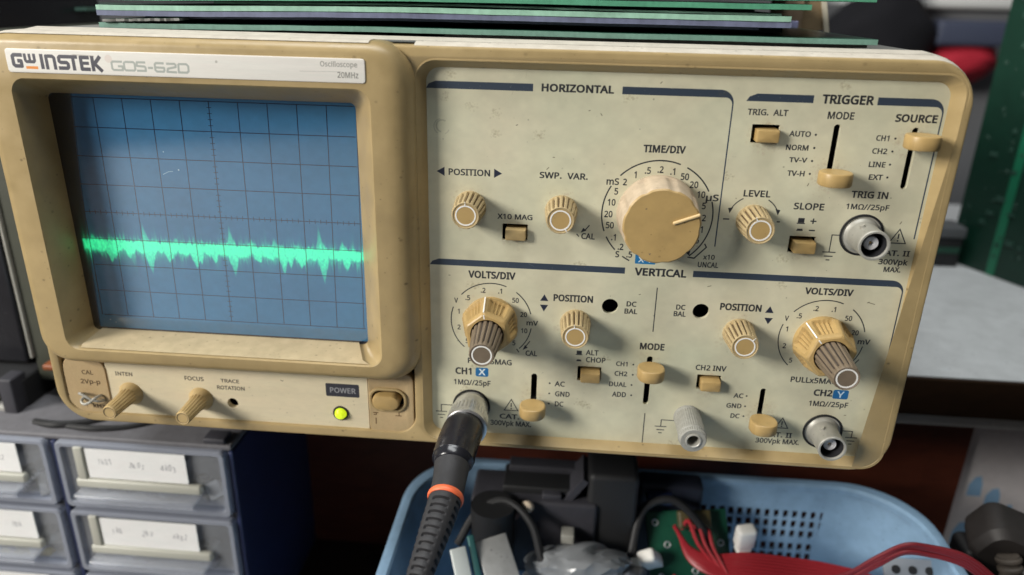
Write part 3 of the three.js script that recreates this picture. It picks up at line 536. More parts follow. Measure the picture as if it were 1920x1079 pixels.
// fluted knobs
const ribs = (n, sharp = 0.35) => (a) => smooth(-0.75, -0.75 + 2 * sharp, Math.cos(a * n));           // 1 on a rib, 0 in a groove
function knobGeo({ r0, r1, h, n, depth, face, start = 0, flare = 0 }) {
  const N = n * 10, f = ribs(n), sec = [];
  const put = (z, r, d) => sec.push(polar((a) => r - d * (1 - f(a)), z, N));
  const at = (z) => r0 + (r1 - r0) * z / h + flare * (1 - z / h) ** 9;
  put(0, at(0), 0); put(start, at(start), 0); put(start + 0.25, at(start), depth * 0.9);
  for (const t of [0.3, 0.6, 0.84]) put(h * t, at(h * t), depth);
  put(h * 0.9, at(h * 0.9) - 0.1, depth * 0.6); put(h - 0.75, r1, depth * 0.45); put(h - 0.25, r1 - 0.2, 0.05); put(h, face + 0.25, 0); put(h, face, 0); put(h - 0.2, face - 0.12, 0); 
  return loft(sec, false, true);
}
function grooveStripGeo({ r0, r1, h, n, depth, start = 0 }) {     // dark strip along the bottom of each groove
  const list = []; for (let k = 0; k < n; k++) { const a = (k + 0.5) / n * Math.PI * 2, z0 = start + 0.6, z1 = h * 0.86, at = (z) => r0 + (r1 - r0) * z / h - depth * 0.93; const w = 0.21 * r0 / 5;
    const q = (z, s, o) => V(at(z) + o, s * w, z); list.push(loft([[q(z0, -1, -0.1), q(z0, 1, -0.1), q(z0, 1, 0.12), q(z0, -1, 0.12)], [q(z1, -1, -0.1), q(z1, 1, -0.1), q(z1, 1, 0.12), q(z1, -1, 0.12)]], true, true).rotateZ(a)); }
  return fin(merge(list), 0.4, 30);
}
const smallGrooveStrips = grooveStripGeo({ r0: 5.4, r1: 4.65, h: 11.3, n: 18, depth: 0.85, start: 0.8 }), innerGrooveStrips = grooveStripGeo({ r0: 5.45, r1: 4.25, h: 17.6, n: 16, depth: 0.6, start: 0.4 });
const smallGeo = fin(knobGeo({ r0: 5.4, r1: 4.65, h: 11.3, n: 18, depth: 0.85, face: 4.05, start: 0.8 }), 0.5, 30);
const ringGeo = (r, w) => fin(lathe([[r - w / 2, 0], [r - w / 2, 0.14], [r + w / 2, 0.14], [r + w / 2, 0]], 48));
const faceGeo = fin(cyl(3.7, 3.7, 0, 0.1, 40)), smallRing = ringGeo(3.15, 0.46), lineGeo = fin(boxc(-0.17, 0.17, 3.2, 4.5, 0, 0.16)), sideLine = fin(boxc(-0.17, 0.17, -0.1, 0.1, -8.5, 0.2).rotateX(-0.075));
function smallKnob(x, y, turn, label) {
  const k = mesh('knob', smallGeo, M.dustyKnob, scope, [x, y, PZ], label);
  k.rotation.z = turn;
  mesh('groove_strip', smallGrooveStrips, M.grooveBrown, k); mesh('knob_face', faceGeo, M.amber, k, [0, 0, 11.02]); mesh('white_ring', smallRing, M.white, k, [0, 0, 11.06]); mesh('pointer_line', lineGeo, M.white, k, [0, 0, 11.12]);
  return k;
}
smallKnob(159, 91, 0.05, 'horizontal position knob'); smallKnob(189.4, 90.8, -2.6, 'sweep variable knob'); smallKnob(251.7, 90.4, 0.4, 'trigger level knob'); smallKnob(196.2, 50.4, 0.12, 'first channel position knob'); smallKnob(252.4, 50.2, -0.75, 'second channel position knob');
// slim knobs of the lower strip
const slimGeo = fin(knobGeo({ r0: 3.15, r1: 2.75, h: 14.5, n: 16, depth: 0.34, face: 2.2, start: 2.4, flare: 1.6 }), 0.5, 30), slimRing = ringGeo(2.0, 0.2);
for (const [x, y, l] of [[29.4, 12.7, 'intensity knob'], [56.9, 12.3, 'focus knob']]) { const k = mesh('knob', slimGeo, M.knob, scope, [x, y, -1.2], l); k.rotation.z = 0.3 * x; mesh('face_groove', slimRing, M.taupe, k, [0, 0, 14.22]); }

// big sweep dial: a broad cap with shallow scallops and a raised pointer
{
  const sc = (a) => Math.max(0, Math.cos(a * 9 + 0.5)) ** 2, N = 180, sec = [];
  for (const [z, r, d] of [[0, 13.3, 0], [1.2, 13.3, 0.0], [1.6, 13.1, 0.5], [9.5, 12.5, 0.55], [11.6, 12.35, 0.45], [12.2, 12.1, 0.35], [12.6, 11.6, 0.2]]) sec.push(polar((a) => r - d * sc(a), z, N));
  const d = mesh('sweep_dial', fin(loft(sec.slice(0, 6)), 0.5, 60), M.dustyFlank, scope, [220.9, 91, PZ], 'large amber sweep time dial with a dusty flank');
  mesh('dial_cap', fin(loft(sec.slice(5), false, true), 0.5, 60), M.amber, d);
  d.scale.z = 1.12; const p = mesh('pointer_ridge', rbox(8.7, 1.05, 1.2, 0.45, 7.9, 0, 12.6, 3), mat([0.66, 0.48, 0.24], 0.4), d); p.rotation.z = 0.37;
  mesh('worn_mark', fin(loft([polar((a) => 0.28 + 0.12 * Math.sin(3 * a), 12.6, 16), polar((a) => 0.25 + 0.1 * Math.sin(3 * a), 12.64, 16)], false, true)), M.taupe, d, [-2.9, -9, 0]); mesh('worn_mark', fin(loft([polar((a) => 0.22 + 0.1 * Math.sin(2 * a), 12.6, 16), polar((a) => 0.2, 12.64, 16)], false, true)), M.taupe, d, [-5.2, 5.6, 0]);
}

// volts dials: six-sided outer knob with ribbed hollows, taupe inner knob
const hexR = (a, R, soft) => { const s = Math.PI / 3, q = ((a % s) + s) % s - s / 2, flat = R * Math.cos(s / 2) / Math.cos(q); return Math.min(R * (1 - soft), flat) ; };
function voltsKnob(x, y, turn, innerTurn, label) {
  const N = 360, sec = [], rib = (a) => { const s = Math.PI / 3, q = ((a % s) + s) % s / s; return q > 0.17 && q < 0.83 ? 0.5 + 0.5 * Math.cos((q - 0.5) / 0.66 * Math.PI * 2 * 4) : 1; };
  const hollow = (a) => { const s = Math.PI / 3, q = ((a % s) + s) % s / s; return smooth(0.12, 0.19, q) * (1 - smooth(0.81, 0.88, q)); };
  const put = (z, f) => sec.push(polar(f, z, N));
  put(0, () => 9.5); put(1.3, () => 9.4); put(1.9, () => 9.2); put(2.4, (a) => Math.min(10, hexR(a, 10.9, 0.05)));
  for (const z of [2.8, 4.5, 7, 9.3]) { const R = 11.1 - 0.25 * z; put(z, (a) => hexR(a, R, 0.02) - hollow(a) * (0.5 + 0.5 * (1 - rib(a)))); }
  put(9.7, (a) => hexR(a, 8.68, 0.02)); put(10.8, (a) => hexR(a, 8.4, 0.025)); put(11.4, (a) => hexR(a, 8.05, 0.035)); put(11.7, (a) => hexR(a, 7.5, 0.05)); put(11.7, () => 5.75); put(10.9, () => 5.6); put(9, () => 5.6);
  const k = mesh('volts_knob', fin(loft(sec), 0.42, 40), M.amber, scope, [x, y, PZ], label); k.rotation.z = turn;
  const pl = merge([boxc(-0.22, 0.22, -0.3, 0.3, -4.3, 4.3).rotateX(0.245).translate(0, 9.25, 6.8), boxc(-0.22, 0.22, 6.1, 7.5, 11.5, 11.76)]); pl.rotateZ(Math.PI / 6);
  mesh('pointer_line', pl, M.white, k);
  const inner = mesh('inner_knob', innerGeo, M.taupe, k, [0, 0, 9.2]); inner.rotation.z = innerTurn - turn;
  mesh('groove_strip', innerGrooveStrips, M.grooveDark, inner); mesh('white_ring', innerRing, M.white, inner, [0, 0, 17.34]); 
}
const innerGeo = fin(knobGeo({ r0: 5.45, r1: 4.25, h: 17.6, n: 16, depth: 0.6, face: 3.7, start: 0.4 }), 0.5, 30), innerRing = ringGeo(3.1, 0.48);
voltsKnob(166.4, 49.4, -0.36, 0.9, 'first channel amber volts knob with taupe inner knob'); voltsKnob(280.5, 48.6, 0.2, -2.3, 'second channel amber volts knob with taupe inner knob');

// push buttons, standing in their openings
const buttonGeo = fin(loft([rrect(-3.45, -1.95, 3.45, 1.95, 0.3, -6), rrect(-3.45, -1.95, 3.45, 1.95, 0.35, 2.5), rrect(-3.25, -1.75, 3.25, 1.75, 0.45, 3.0), rrect(-2.8, -1.3, 2.8, 1.3, 0.5, 3.15)], false, true), 0.5, 40);
BUTTONS.forEach(([x, y], i) => mesh('push_button', buttonGeo, i === 1 ? M.knob : M.amber, scope, [x + 0.35, y - 0.35, PZ + (i === 1 ? -0.5 : 0)], ['alternate trigger push button', 'times ten magnify push button', 'trigger slope push button', 'alternate or chop push button', 'second channel invert push button'][i]));

// slide switches: an oval cap on a stem that runs in a slot
const capGeo = (() => {
  const S = [], out = (y, k, dz = 0) => { const o = []; for (let i = 0; i < 56; i++) { const a = i / 56 * Math.PI * 2, c = Math.cos(a), s = Math.sin(a); o.push(V(4.7 * k * Math.sign(c) * Math.abs(c) ** 0.85, y, 5.9 + 4.7 * k * Math.sign(s) * Math.abs(s) ** 0.9 + dz)); } return o; };
  S.push(out(-2.15, 0.86), out(-2.05, 0.94), out(-1.6, 1), out(1.5, 1), out(1.95, 0.965), out(2.15, 0.9), out(2.12, 0.7));
  return fin(loft(S, true, true), 0.6, 40);
})(), stemGeo = fin(boxc(-0.6, 0.6, -1.2, 1.2, -8, 2));
[[SLOTS[0][0], 106.6, 'trigger mode slide switch'], [SLOTS[1][0], 118.7, 'trigger source slide switch'], [SLOTS[2][0], 35.9, 'channel mode slide switch'], [SLOTS[3][0], 18.1, 'first channel coupling slide switch'], [SLOTS[4][0], 17.7, 'second channel coupling slide switch']].forEach(([x, y, l], i) => {
  const c = mesh('slide_switch', capGeo, M.amber, scope, [x, y, PZ], l); if (i < 2) c.scale.set(1.07, 1.0, 1); mesh('switch_stem', stemGeo, M.dark, c);
});

// coaxial sockets
const shellGeo = fin(lathe([[6.2, -5], [6.2, -0.6], [5.4, 0.3], [5.15, 0.6], [4.85, 1.1], [4.7, 10], [4.85, 10.3], [4.85, 11.2], [4.65, 11.5], [4.1, 11.5], [3.95, 11.1], [3.95, 1.5], [0, 1.5]], 56), 0.5, 40);
const nutGeo = fin(lathe([[6.7, -3], [6.7, -0.4], [6.4, -0.1], [5.2, 0]], 48)), insGeo = fin(lathe([[0, 7.2], [0.6, 7.2], [0.7, 8.3], [1.1, 8.7], [2.1, 8.7], [2.25, 8.4], [2.25, 0]], 32)), pinGeo = fin(lathe([[0, 7.9], [0.28, 7.8], [0.35, 5]], 16)), lugGeo = fin(cyl(0.8, 0.8, 0, 1.0, 20).rotateX(-Math.PI / 2));
const boreGeo = fin(lathe([[0, 1.7], [3.9, 1.7], [3.9, 10.6]], 40));
const gasketGeo = fin(lathe([[6.25, 0], [6.3, 0.35], [6.85, 0.35], [7.0, 0]], 56));
for (const [k, l] of [['trig', 'external trigger coaxial socket'], ['ch2', 'second channel coaxial socket'], ['ch1', 'first channel coaxial socket with the probe plugged in']]) {
  const b = mesh('coaxial_socket', shellGeo, M.nickel, scope, [...BNCS[k], PZ], l);
  mesh('socket_bore', boreGeo, M.bore, b); mesh('socket_nut', nutGeo, M.nickel, b); mesh('socket_gasket', gasketGeo, M.dark, b); mesh('insulator', insGeo, M.insulator, b); mesh('contact', pinGeo, M.brass, b);
  for (const a of [0.5, 3.64]) { const q = mesh('bayonet_lug', lugGeo, M.nickel, b, [4.6 * -Math.sin(a), 4.6 * Math.cos(a), 5.6]); q.rotation.z = a; }
}
// earth terminal
{
  const N = 144, sec = [], f = ribs(36, 0.8);
  for (const [z, r, d] of [[0, 5.0, 0], [1, 4.9, 0], [1.2, 4.75, 0.14], [12.4, 4.7, 0.14], [12.7, 4.9, 0], [13.3, 4.9, 0], [13.6, 4.65, 0.2], [15.2, 4.65, 0.2], [15.7, 4.25, 0], [15.7, 2.75, 0]]) sec.push(polar((a) => r - d * (1 - f(a)), z, N));
  const e = mesh('earth_terminal', fin(loft(sec), 0.5, 30), M.greyPlastic, scope, [238.6, 15.7, PZ], 'grey knurled earth terminal');
  mesh('terminal_bore', cyl(1.95, 1.95, 7.1, 7.3, 24), M.slot, e); mesh('terminal_bush', lathe([[2.8, 15.5], [2.75, 16], [2.3, 16.1], [2.05, 15.8], [2.0, 7], [0, 7]], 36), M.nickel, e);
}


// ------------------------------------------------------------------ probe lead plugged into the first channel
{
  const p = thing('probe_lead', 'black probe lead with silver plug and orange ring, plugged in below CH1', 'probe cable');
  const [bx, by] = BNCS.ch1;
  // silver coupling collar with knurled rim
  const f = ribs(34, 0.7), N = 272, sec = [];
  for (const [z, r, d] of [[1.2, 5.8, 0], [1.6, 6.4, 0], [4.6, 6.5, 0], [4.9, 6.9, 0], [7.6, 6.95, 0], [7.9, 7.3, 0.45], [12.6, 7.45, 0.5], [12.9, 7.4, 0], [15.2, 7.5, 0], [15.6, 6.8, 0]]) sec.push(polar((a) => r - d * (1 - f(a)), z, N));
  mesh('plug_collar', fin(loft(sec, true, true), 0.4, 30), M.nickelBright, p, [bx, by, PZ]);
  const C = (pts) => new THREE.CatmullRomCurve3(pts.map((q) => V(...q)));
  const c1 = C([[bx - 0.4, by, 10.5], [158.6, 14.2, 15], [158, 13.4, 21], [157.6, 12.2, 28]]);
  const s1 = along(c1, 17.8, (s) => 6.9 + 0.25 * smooth(0, 3, s) * (1 - smooth(12, 17, s)) - 1.6 * smooth(16.8, 17.8, s), 60, 48);
  const b = mesh('plug_body', fin(loft(s1, true, true), 0.5, 40), M.blackPlastic, p);
  mesh('plug_step', fin(loft(along(C([[157.72, 12.6, 25.2], [157.6, 12.2, 28], [157.6, 11.7, 29.6]]), 4.6, (s) => s < 0.4 ? 6.9 : s < 2.6 ? 7.3 - 0.1 * s : 6.9 - 0.5 * (s - 2.6), 24, 48), true, true), 0.5, 40), M.blackPlastic, p);
  const main = C([[157.6, 11.9, 28.6], [157.7, 10.6, 33], [157.6, 8.3, 42], [156.4, 5.2, 52], [154.9, 1.6, 62], [153.2, -2.6, 72], [151, -8, 82], [148, -15, 92]]), L = main.getLength();
  const part = (s0, s1, prof, n, na) => { const seg = new THREE.CatmullRomCurve3(Array.from({ length: 16 }, (_, i) => main.getPointAt((s0 + (s1 - s0) * i / 15) / L))); return fin(loft(along(seg, s1 - s0, prof, n, na), true, true), 0.45, 40); };
  mesh('boot', part(0, 13.6, (s) => 5.9 - 0.45 * smooth(0, 8, s), 30, 48), M.rubber, p);
  mesh('orange_ring', part(13.2, 15.2, (s) => 5.55 + 0.35 * Math.sin(Math.PI * clamp(s / 2)), 12, 48), M.orange, p, [0, 0, 0], 'orange coding ring');
  // strain relief: cross slots on the upper side, offset slots on the flanks
  const slot = (s, a) => { const w = 2.5, t = (s - 1.6) / w, k = Math.floor(t), fz = t - k, on = (x, lo, hi) => smooth(lo - 0.05, lo + 0.05, x) * (1 - smooth(hi - 0.05, hi + 0.05, x)); const aa = ((a - Math.PI / 2 + 3 * Math.PI) % (2 * Math.PI)) - Math.PI; if (s < 1.4) return 0;
    const top = on(fz, 0.28, 0.72) * (1 - smooth(0.5, 0.6, Math.abs(aa))), fl = on((fz + 0.5) % 1, 0.28, 0.72) * smooth(1.0, 1.08, Math.abs(aa)) * (1 - smooth(2.0, 2.1, Math.abs(aa))); return Math.max(top, fl); };
  mesh('strain_relief', part(15, 50, (s, a) => 5.25 - 1.5 * smooth(0, 34, s) - 1.0 * slot(s, a), 260, 96), M.rubber, p);
  mesh('cable', part(49, L, () => 2.2, 20, 24), M.rubber, p);
}

// ------------------------------------------------------------------ bare circuit boards stacked on the case
function board(label, x0, x1, y, zf, depth, edge, o = {}) {
  const t = thing('circuit_board', label, 'circuit board', [0, 0, 0]);
  const th = o.th ?? 1.6, n = 24, bend = o.bend ?? (() => 0), secs = [], r = rng(Math.round(x0 * 7 + y * 13));
  for (let k = 0; k <= n; k++) { const x = x0 + (x1 - x0) * k / n, dy = bend(k / n) + 0.12 * (r() - 0.5), dz = (o.skew ?? 0) * (x - x0) + 0.9 * (r() - 0.5); secs.push([V(x, y + dy, zf + dz), V(x, y + th + dy, zf + dz), V(x, y + th + dy, zf - depth), V(x, y + dy, zf - depth)]); }
  mesh('board', fin(loft(secs, true, true), 0.3, 60), edge, t);
  // green lacquer over both faces, just short of the sawn edge
  for (const [a, b] of [[th, th + 0.06], [-0.06, 0]]) mesh('solder_mask', fin(loft(secs.map((q) => { const x = q[0].x, yy = q[0].y; return [V(x, yy + a, q[0].z - 0.5), V(x, yy + b, q[0].z - 0.5), V(x, yy + b, zf - depth + 0.4), V(x, yy + a, zf - depth + 0.4)]; }), true, true), 0.3, 60), M.pcb, t);
  return t;
}
const E = { mint: mat([0.36, 0.62, 0.48], 0.5, { map: edgeTex }), green: mat([0.1, 0.36, 0.22], 0.5, { map: edgeTex }), sage: mat([0.19, 0.36, 0.29], 0.55, { map: edgeTex }), slate: mat([0.17, 0.19, 0.3], 0.6, { map: edgeTex }), grey: mat([0.2, 0.2, 0.19], 0.6, { map: edgeTex }) };
board('grey edged circuit board lowest in the stack, lying on the oscilloscope', 148, 284, 143.65, -22, 120, E.grey, { th: 1.2, bend: (t) => 0.2 * t });
board('sage green edged circuit board second from the bottom, longest of the stack', 31, 285.5, 144.85, -18, 140, E.sage, { bend: (t) => -0.95 * (1 - smooth(0, 0.45, t)) + 0.1 * smooth(0.7, 1, t) });
board('short pale edged board tilted up at the left end of the stack', 33, 60, 145.85, -17, 60, E.grey, { th: 0.8, bend: (t) => -0.05 + 0.95 * t });
board('dark circuit board set back in the gap of the stack', 64, 262, 147.1, -42, 110, M.pcbDeep, { th: 1.3 });
board('blue grey edged circuit board in the middle of the stack', 30.3, 258.8, 149.2, -19, 150, E.slate, { bend: (t) => -1.5 * (1 - smooth(0, 0.5, t)) + 0.1 * t });
board('pale mint edged circuit board lying on the blue grey one', 30.2, 258.4, 151.0, -19, 150, E.mint, { bend: (t) => -1.5 * (1 - smooth(0, 0.5, t)) + 0.1 * t });
board('bright green edged circuit board near the top of the stack', 33, 264, 154.3, -19, 150, E.green, { bend: (t) => -1.6 * (1 - smooth(0, 0.5, t)) + 0.4 * t });
board('topmost green circuit board of the stack, reaching furthest right', 60, 284, 156.9, -21, 150, E.green, { bend: (t) => 0.6 * t });
board('dim green edged board far left behind the stack', -150, -58, 143.9, -150, 120, E.sage, { th: 1.7, bend: (t) => 0.9 * t });
board('thin slate edged board sticking out a little under the mint edged one', 44, 250, 148.3, -24, 120, E.slate, { th: 0.7, bend: (t) => -1.2 * (1 - smooth(0, 0.5, t)) });
board('thin pale board between the mint and the bright green edged ones', 70, 256, 153.1, -22, 120, E.mint, { th: 0.6, bend: (t) => -0.8 * (1 - smooth(0, 0.5, t)) + 0.2 * Math.sin(5 * t) });
board('dull green board in shade under the bright green edged one', 40, 250, 153.75, -34, 110, E.green, { th: 0.5, bend: (t) => -1.2 * (1 - smooth(0, 0.5, t)) });
// spacers between the boards
for (const [x, y, h, l] of [[120, 146.5, 2.6, 'lower left'], [230, 146.5, 2.6, 'lower right'], [110, 152.7, 1.7, 'upper left'], [220, 152.7, 1.7, 'upper right']]) tag(mesh('spacer', cyl(3, 3, 0, h, 16).rotateX(-Math.PI / 2), M.dark, null, [x, y, -90]), `small black spacer between stacked circuit boards, ${l} of four`, 'spacer', 'spacers between the stacked boards');
// dark equipment behind, on the far left above the case
tag(mesh('equipment_box', rboxc(-330, 20, 143.2, 260, -640, -440, 3), M.blackMatt, null), 'black equipment box behind the stack at the far left', 'equipment');

// ------------------------------------------------------------------ shelf on the right and what stands on it
{
  const s = thing('shelf_board', 'grey topped shelf with a dark brown front edge, right of the oscilloscope', 'shelf');
  mesh('shelf_top', boxc(-260, 900, -16, -15, -470, -110), M.laminate, s); mesh('edge_band', rboxc(-260, 900, -36, -15.2, -110, -107.5, 0.8), M.brownEdge, s); mesh('added_pale_strip', boxc(-260, 900, -42.5, -36.6, -132, -110), mat([0.5, 0.48, 0.45], 0.6, { map: grimeTex }), s); mesh('shelf_core', boxc(-260, 900, -36, -16, -470, -110), M.brownEdge, s);  // pale strip added for the wall in the gap, which the shelf shades
  tag(mesh('wooden_panel', boxc(-10, 407, -420, -45, -134, -116), M.redBrown), 'dark red brown wooden panel below the shelf, behind the blue basket', 'panel');
}
{
  const t = thing('green_panel', 'large dark green circuit panel standing on edge at the right', 'circuit panel');
  const a = V(468, -14.8, -300), d = V(44, 0, 92).normalize(), q = new THREE.Group(), len = 260, hgt = 240;
  t.position.copy(a.clone().multiplyScalar(MM)); t.rotation.y = Math.atan2(-d.z, d.x);
  mesh('board', boxc(0, len, 0, hgt, -1.6, 0), M.pcbDeep, t);
  const r = rng(88), pads = [], pale = [];
  for (let k = 0; k < 220; k++) { const x = 4 + r() * 250, y = 4 + r() * 230; pads.push(cyl(0.5 + 1.2 * r(), 0.5 + r(), 0, 0.6, 8).translate(x, y, 0)); }
  for (let k = 0; k < 120; k++) { const x = 6 + r() * 240, y = 6 + r() * 220; pale.push(boxc(x, x + 2 + 5 * r(), y, y + 1.5 + 2.5 * r(), 0, 1)); }
  const dots = mesh('solder_joints', merge(pads), mat([0.022, 0.06, 0.042], 0.6), t); dots.userData.kind = 'stuff';
  const chips = mesh('surface_parts', merge(pale), mat([0.02, 0.065, 0.045], 0.6), t); chips.userData.kind = 'stuff';
  mesh('copper_track', boxc(30, 36, 0, 150, 0, 0.3), mat([0.012, 0.16, 0.08], 0.35), t); mesh('copper_track', boxc(84, 92, 60, 235, 0, 0.3), mat([0.012, 0.14, 0.07], 0.35), t);
  const u = thing('instrument_box', 'small black box with a grey lid on the shelf before the green panel', 'box');
  mesh('body', rboxc(444, 467, -14.8, 6, -304, -284, 1.2), M.dark, u); mesh('lid', rboxc(443.5, 468, 6.2, 14, -305, -283, 1.2), mat([0.1, 0.105, 0.11], 0.6), u); mesh('green_strip', boxc(446, 466, -4.5, -0.5, -284, -283.4), M.pcb, u);
}

// ------------------------------------------------------------------ left side: neighbouring cases
{
  const u = thing('metal_case', 'dark olive metal case behind the left edge of the oscilloscope', 'case');
  mesh('case_body', rboxc(-57, -2, -20, 139, -420, -62, 1), mat([0.055, 0.058, 0.042], 0.5, { map: grimeTex }), u); mesh('bright_edge', rboxc(-58.4, -57, -8, 138, -64, -60.6, 0.5), M.nickel, u);
  const w = thing('power_supply', 'black box with brass and white terminals left of the oscilloscope', 'power supply', [-95, -38, -52]);
  mesh('housing', rboxc(-70, 37, 2, 23, -120, 0, 1.5), M.dark, w); mesh('end_block', rbox(7, 26, 10, 1, 33, 13, 1), M.blackMatt, w); mesh('upper_housing', rboxc(-70, 31, 24, 190, -120, -14, 2), M.blackPlastic, w);
  mesh('terminal_base', rbox(16, 3, 5, 0.8, 22, 9.5, 2), mat([0.4, 0.39, 0.36], 0.5), w);
  mesh('white_terminal', new THREE.SphereGeometry(2.3, 20, 14), mat([0.6, 0.58, 0.48], 0.4), w, [21, 19, 2]); mesh('brass_terminal', new THREE.SphereGeometry(2.2, 20, 14), M.brass, w, [23, 14, 2.5]);
  tag(mesh('orange_clip', rbox(14, 3, 6, 1, 0, 0, 0), mat([0.22, 0.06, 0.015], 0.5), null, [-42, -9.5, -58]), 'small dull orange clip at the foot of the olive case', 'clip');
}

// ------------------------------------------------------------------ small parts cabinet, lower left
{
  const c = thing('parts_cabinet', 'navy blue small parts cabinet with clear grey drawers, lower left', 'cabinet', [0, -31, -30]);
  mesh('top_board', rboxc(-130, 50, -1.2, 1.6, -130, -1.5, 1), M.cabTop, c); mesh('back_board', boxc(-130, 50, -140, -1.3, -130, -128), M.navy, c);
  mesh('side_board', rboxc(48.4, 50.6, -140, -1.3, -128, -1, 0.6), M.navy, c);
  for (const x of [-33.4, -116]) mesh('divider', rboxc(x, x + 2.4, -140, -1.3, -127, -0.8, 0.6), M.navy, c);
  for (const y of [-36.3, -73.4, -110.5]) mesh('rail', rboxc(-115, 48.3, y, y + 1.2, -127, -4, 0.4), M.navy, c);
  const card = (seed, words) => sheet(0, 0, 46, 14, 14, (T) => { mottle(T, [236, 235, 233], T.g.canvas.width, T.g.canvas.height, seed, 0.04); const hr = rng(seed * 31); words.forEach((w, i) => [...w].forEach((ch, q) => { T.g.globalAlpha = 0.5 + 0.3 * hr(); T.text(ch, 5.5 + 14.5 * i + 1.9 * q + 0.3 * hr(), 6.2 + 0.9 * hr() - 0.5 * i, 1.2 + 0.5 * hr(), 2.2 + 0.9 * hr(), { color: '#3d3d48', weight: 0, turn: 0.5 * (hr() - 0.6) }); })); T.g.globalAlpha = 1; });
  const cards = [card(1, ['1k01', '2k02', '4k03']), card(2, ['1k8', '2k0', '4k02']), card(3, ['4k3', '5k1', '6k2']), card(4, ['8k2', '9k1', '10k'])];
  const W = 78, H = 34.6, F = [rrect(0, 0, W, H, 2.5, -3), rrect(0, 0, W, H, 2.5, 0.4), rrect(0.5, 0.5, W - 0.5, H - 0.5, 2.4, 1.2), rrect(2.4, 2.6, W - 2.4, H - 2, 1.8, 1.2), rrect(2.8, 3, W - 2.8, H - 2.4, 1.6, 0.4), rrect(2.8, 3, W - 2.8, H - 2.4, 1.6, -3)];
  const geos = { front: fin(loft([...F, F[0]]), 0.5, 60), pane: fin(boxc(2.6, W - 2.6, 2.8, H - 2.2, -1.6, -0.6)), body: fin(merge([boxc(1, 2, 2, 30, -90, -3), boxc(W - 2, W - 1, 2, 30, -90, -3), boxc(1, W - 1, 1.2, 2.2, -90, -3), boxc(1, W - 1, 1.2, 30, -91, -90)])), handle: fin(merge([rbox(W - 22, 1.5, 8, 0.6, W / 2 - 2, 10.6, 3.4), rbox(W - 24, 3.4, 1.2, 0.5, W / 2 - 2, 8.9, 6.8)]), 0.5), pocket: fin(rbox(58, 4.6, 3.4, 1.2, W / 2 - 2, 14.4, 1)), side: fin(rbox(4.2, 17, 3, 0.6, 11.4, 24.6, 0.8)), card: fin(planeUV(boxUV(boxc(0, 46, 0, 15, 0, 0.5)), 0, 0, 46, 15), 0.4, 100, true) };
  const paleLip = mat([0.62, 0.61, 0.53], 0.4, { transmission: 0.3, thickness: 0 }), scrap = [mat([0.5, 0.5, 0.5], 0.5), mat([0.2, 0.2, 0.22], 0.5), mat([0.4, 0.36, 0.3], 0.5), mat([0.6, 0.58, 0.55], 0.5)], rs = rng(66);
  let k = 0;
  for (const [x, y] of [[-30.6, -35], [-30.6, -72.1], [-112.8, -35], [-112.8, -72.1], [-30.6, -109.2], [-112.8, -109.2]]) {
    const d = mesh('drawer', geos.front, M.clearRim, c, [x, y, 0]);
    mesh('front_pane', geos.pane, M.pane, d); mesh('drawer_box', geos.body, M.cloudy, d); mesh('handle', geos.handle, M.clear, d); mesh('card_pocket', geos.pocket, paleLip, d); mesh('card_pocket', geos.side, paleLip, d);
    mesh('label_card', geos.card, mat([1, 1, 1], 0.7, { map: cards[k % 4] }), d, [14.2 + (x < -100 ? 4 : 0), 17.2 + (k === 1 ? -0.4 : 0), 0.9]);
    for (let i = 0; i < 20; i++) { const q = mesh('small_part', rbox(4 + 7 * rs(), 3 + 5 * rs(), 3 + 4 * rs(), 0.6), scrap[i % 4], d, [9 + 60 * rs(), 5 + 6 * rs(), -5 - 8 * rs()]); q.rotation.set(rs(), rs() * 3, rs()); } k++;
  }
  for (let i = 0; i < 4; i++) tag(mesh('component_reel', rbox(5.6, 6.4, 5, 1), mat([0.78, 0.62, 0.2], 0.5), null, [-72.9 + 6.7 * i, -99.6 + (i % 2) * 0.4, -36.5]), ['leftmost yellow component in the lower left drawer', 'second yellow component from the left in the lower left drawer', 'third yellow component from the left in the lower left drawer', 'rightmost yellow component in the lower left drawer'][i], 'component', 'yellow components in the lower left drawer');
  tag(mesh('pink_bag', rbox(18, 7, 5, 1.8), mat([0.6, 0.48, 0.55], 0.6), null, [-87, -97, -37]), 'pink bag in the lower left drawer beside yellow components', 'bag');
  const pen = thing('wire_scrap', 'dark wire scraps lying on top of the parts cabinet', 'wire');
  mesh('wire', tube([[-46, -29, -40], [-34, -27.6, -37], [-22, -28.6, -42], [-10, -27.4, -50]], 1.6, 40, 8), M.dark, pen); mesh('wire', tube([[-30, -28.6, -38], [-16, -27.6, -36], [-2, -28.6, -40], [8, -28.6, -46]], 1.3, 40, 8), M.dark, pen);
  tag(mesh('grey_clip', rbox(10, 2.6, 8, 0.8, 42, -28, -36), M.blackMatt, null), 'dark grey clip on the right corner of the parts cabinet', 'clip');
}
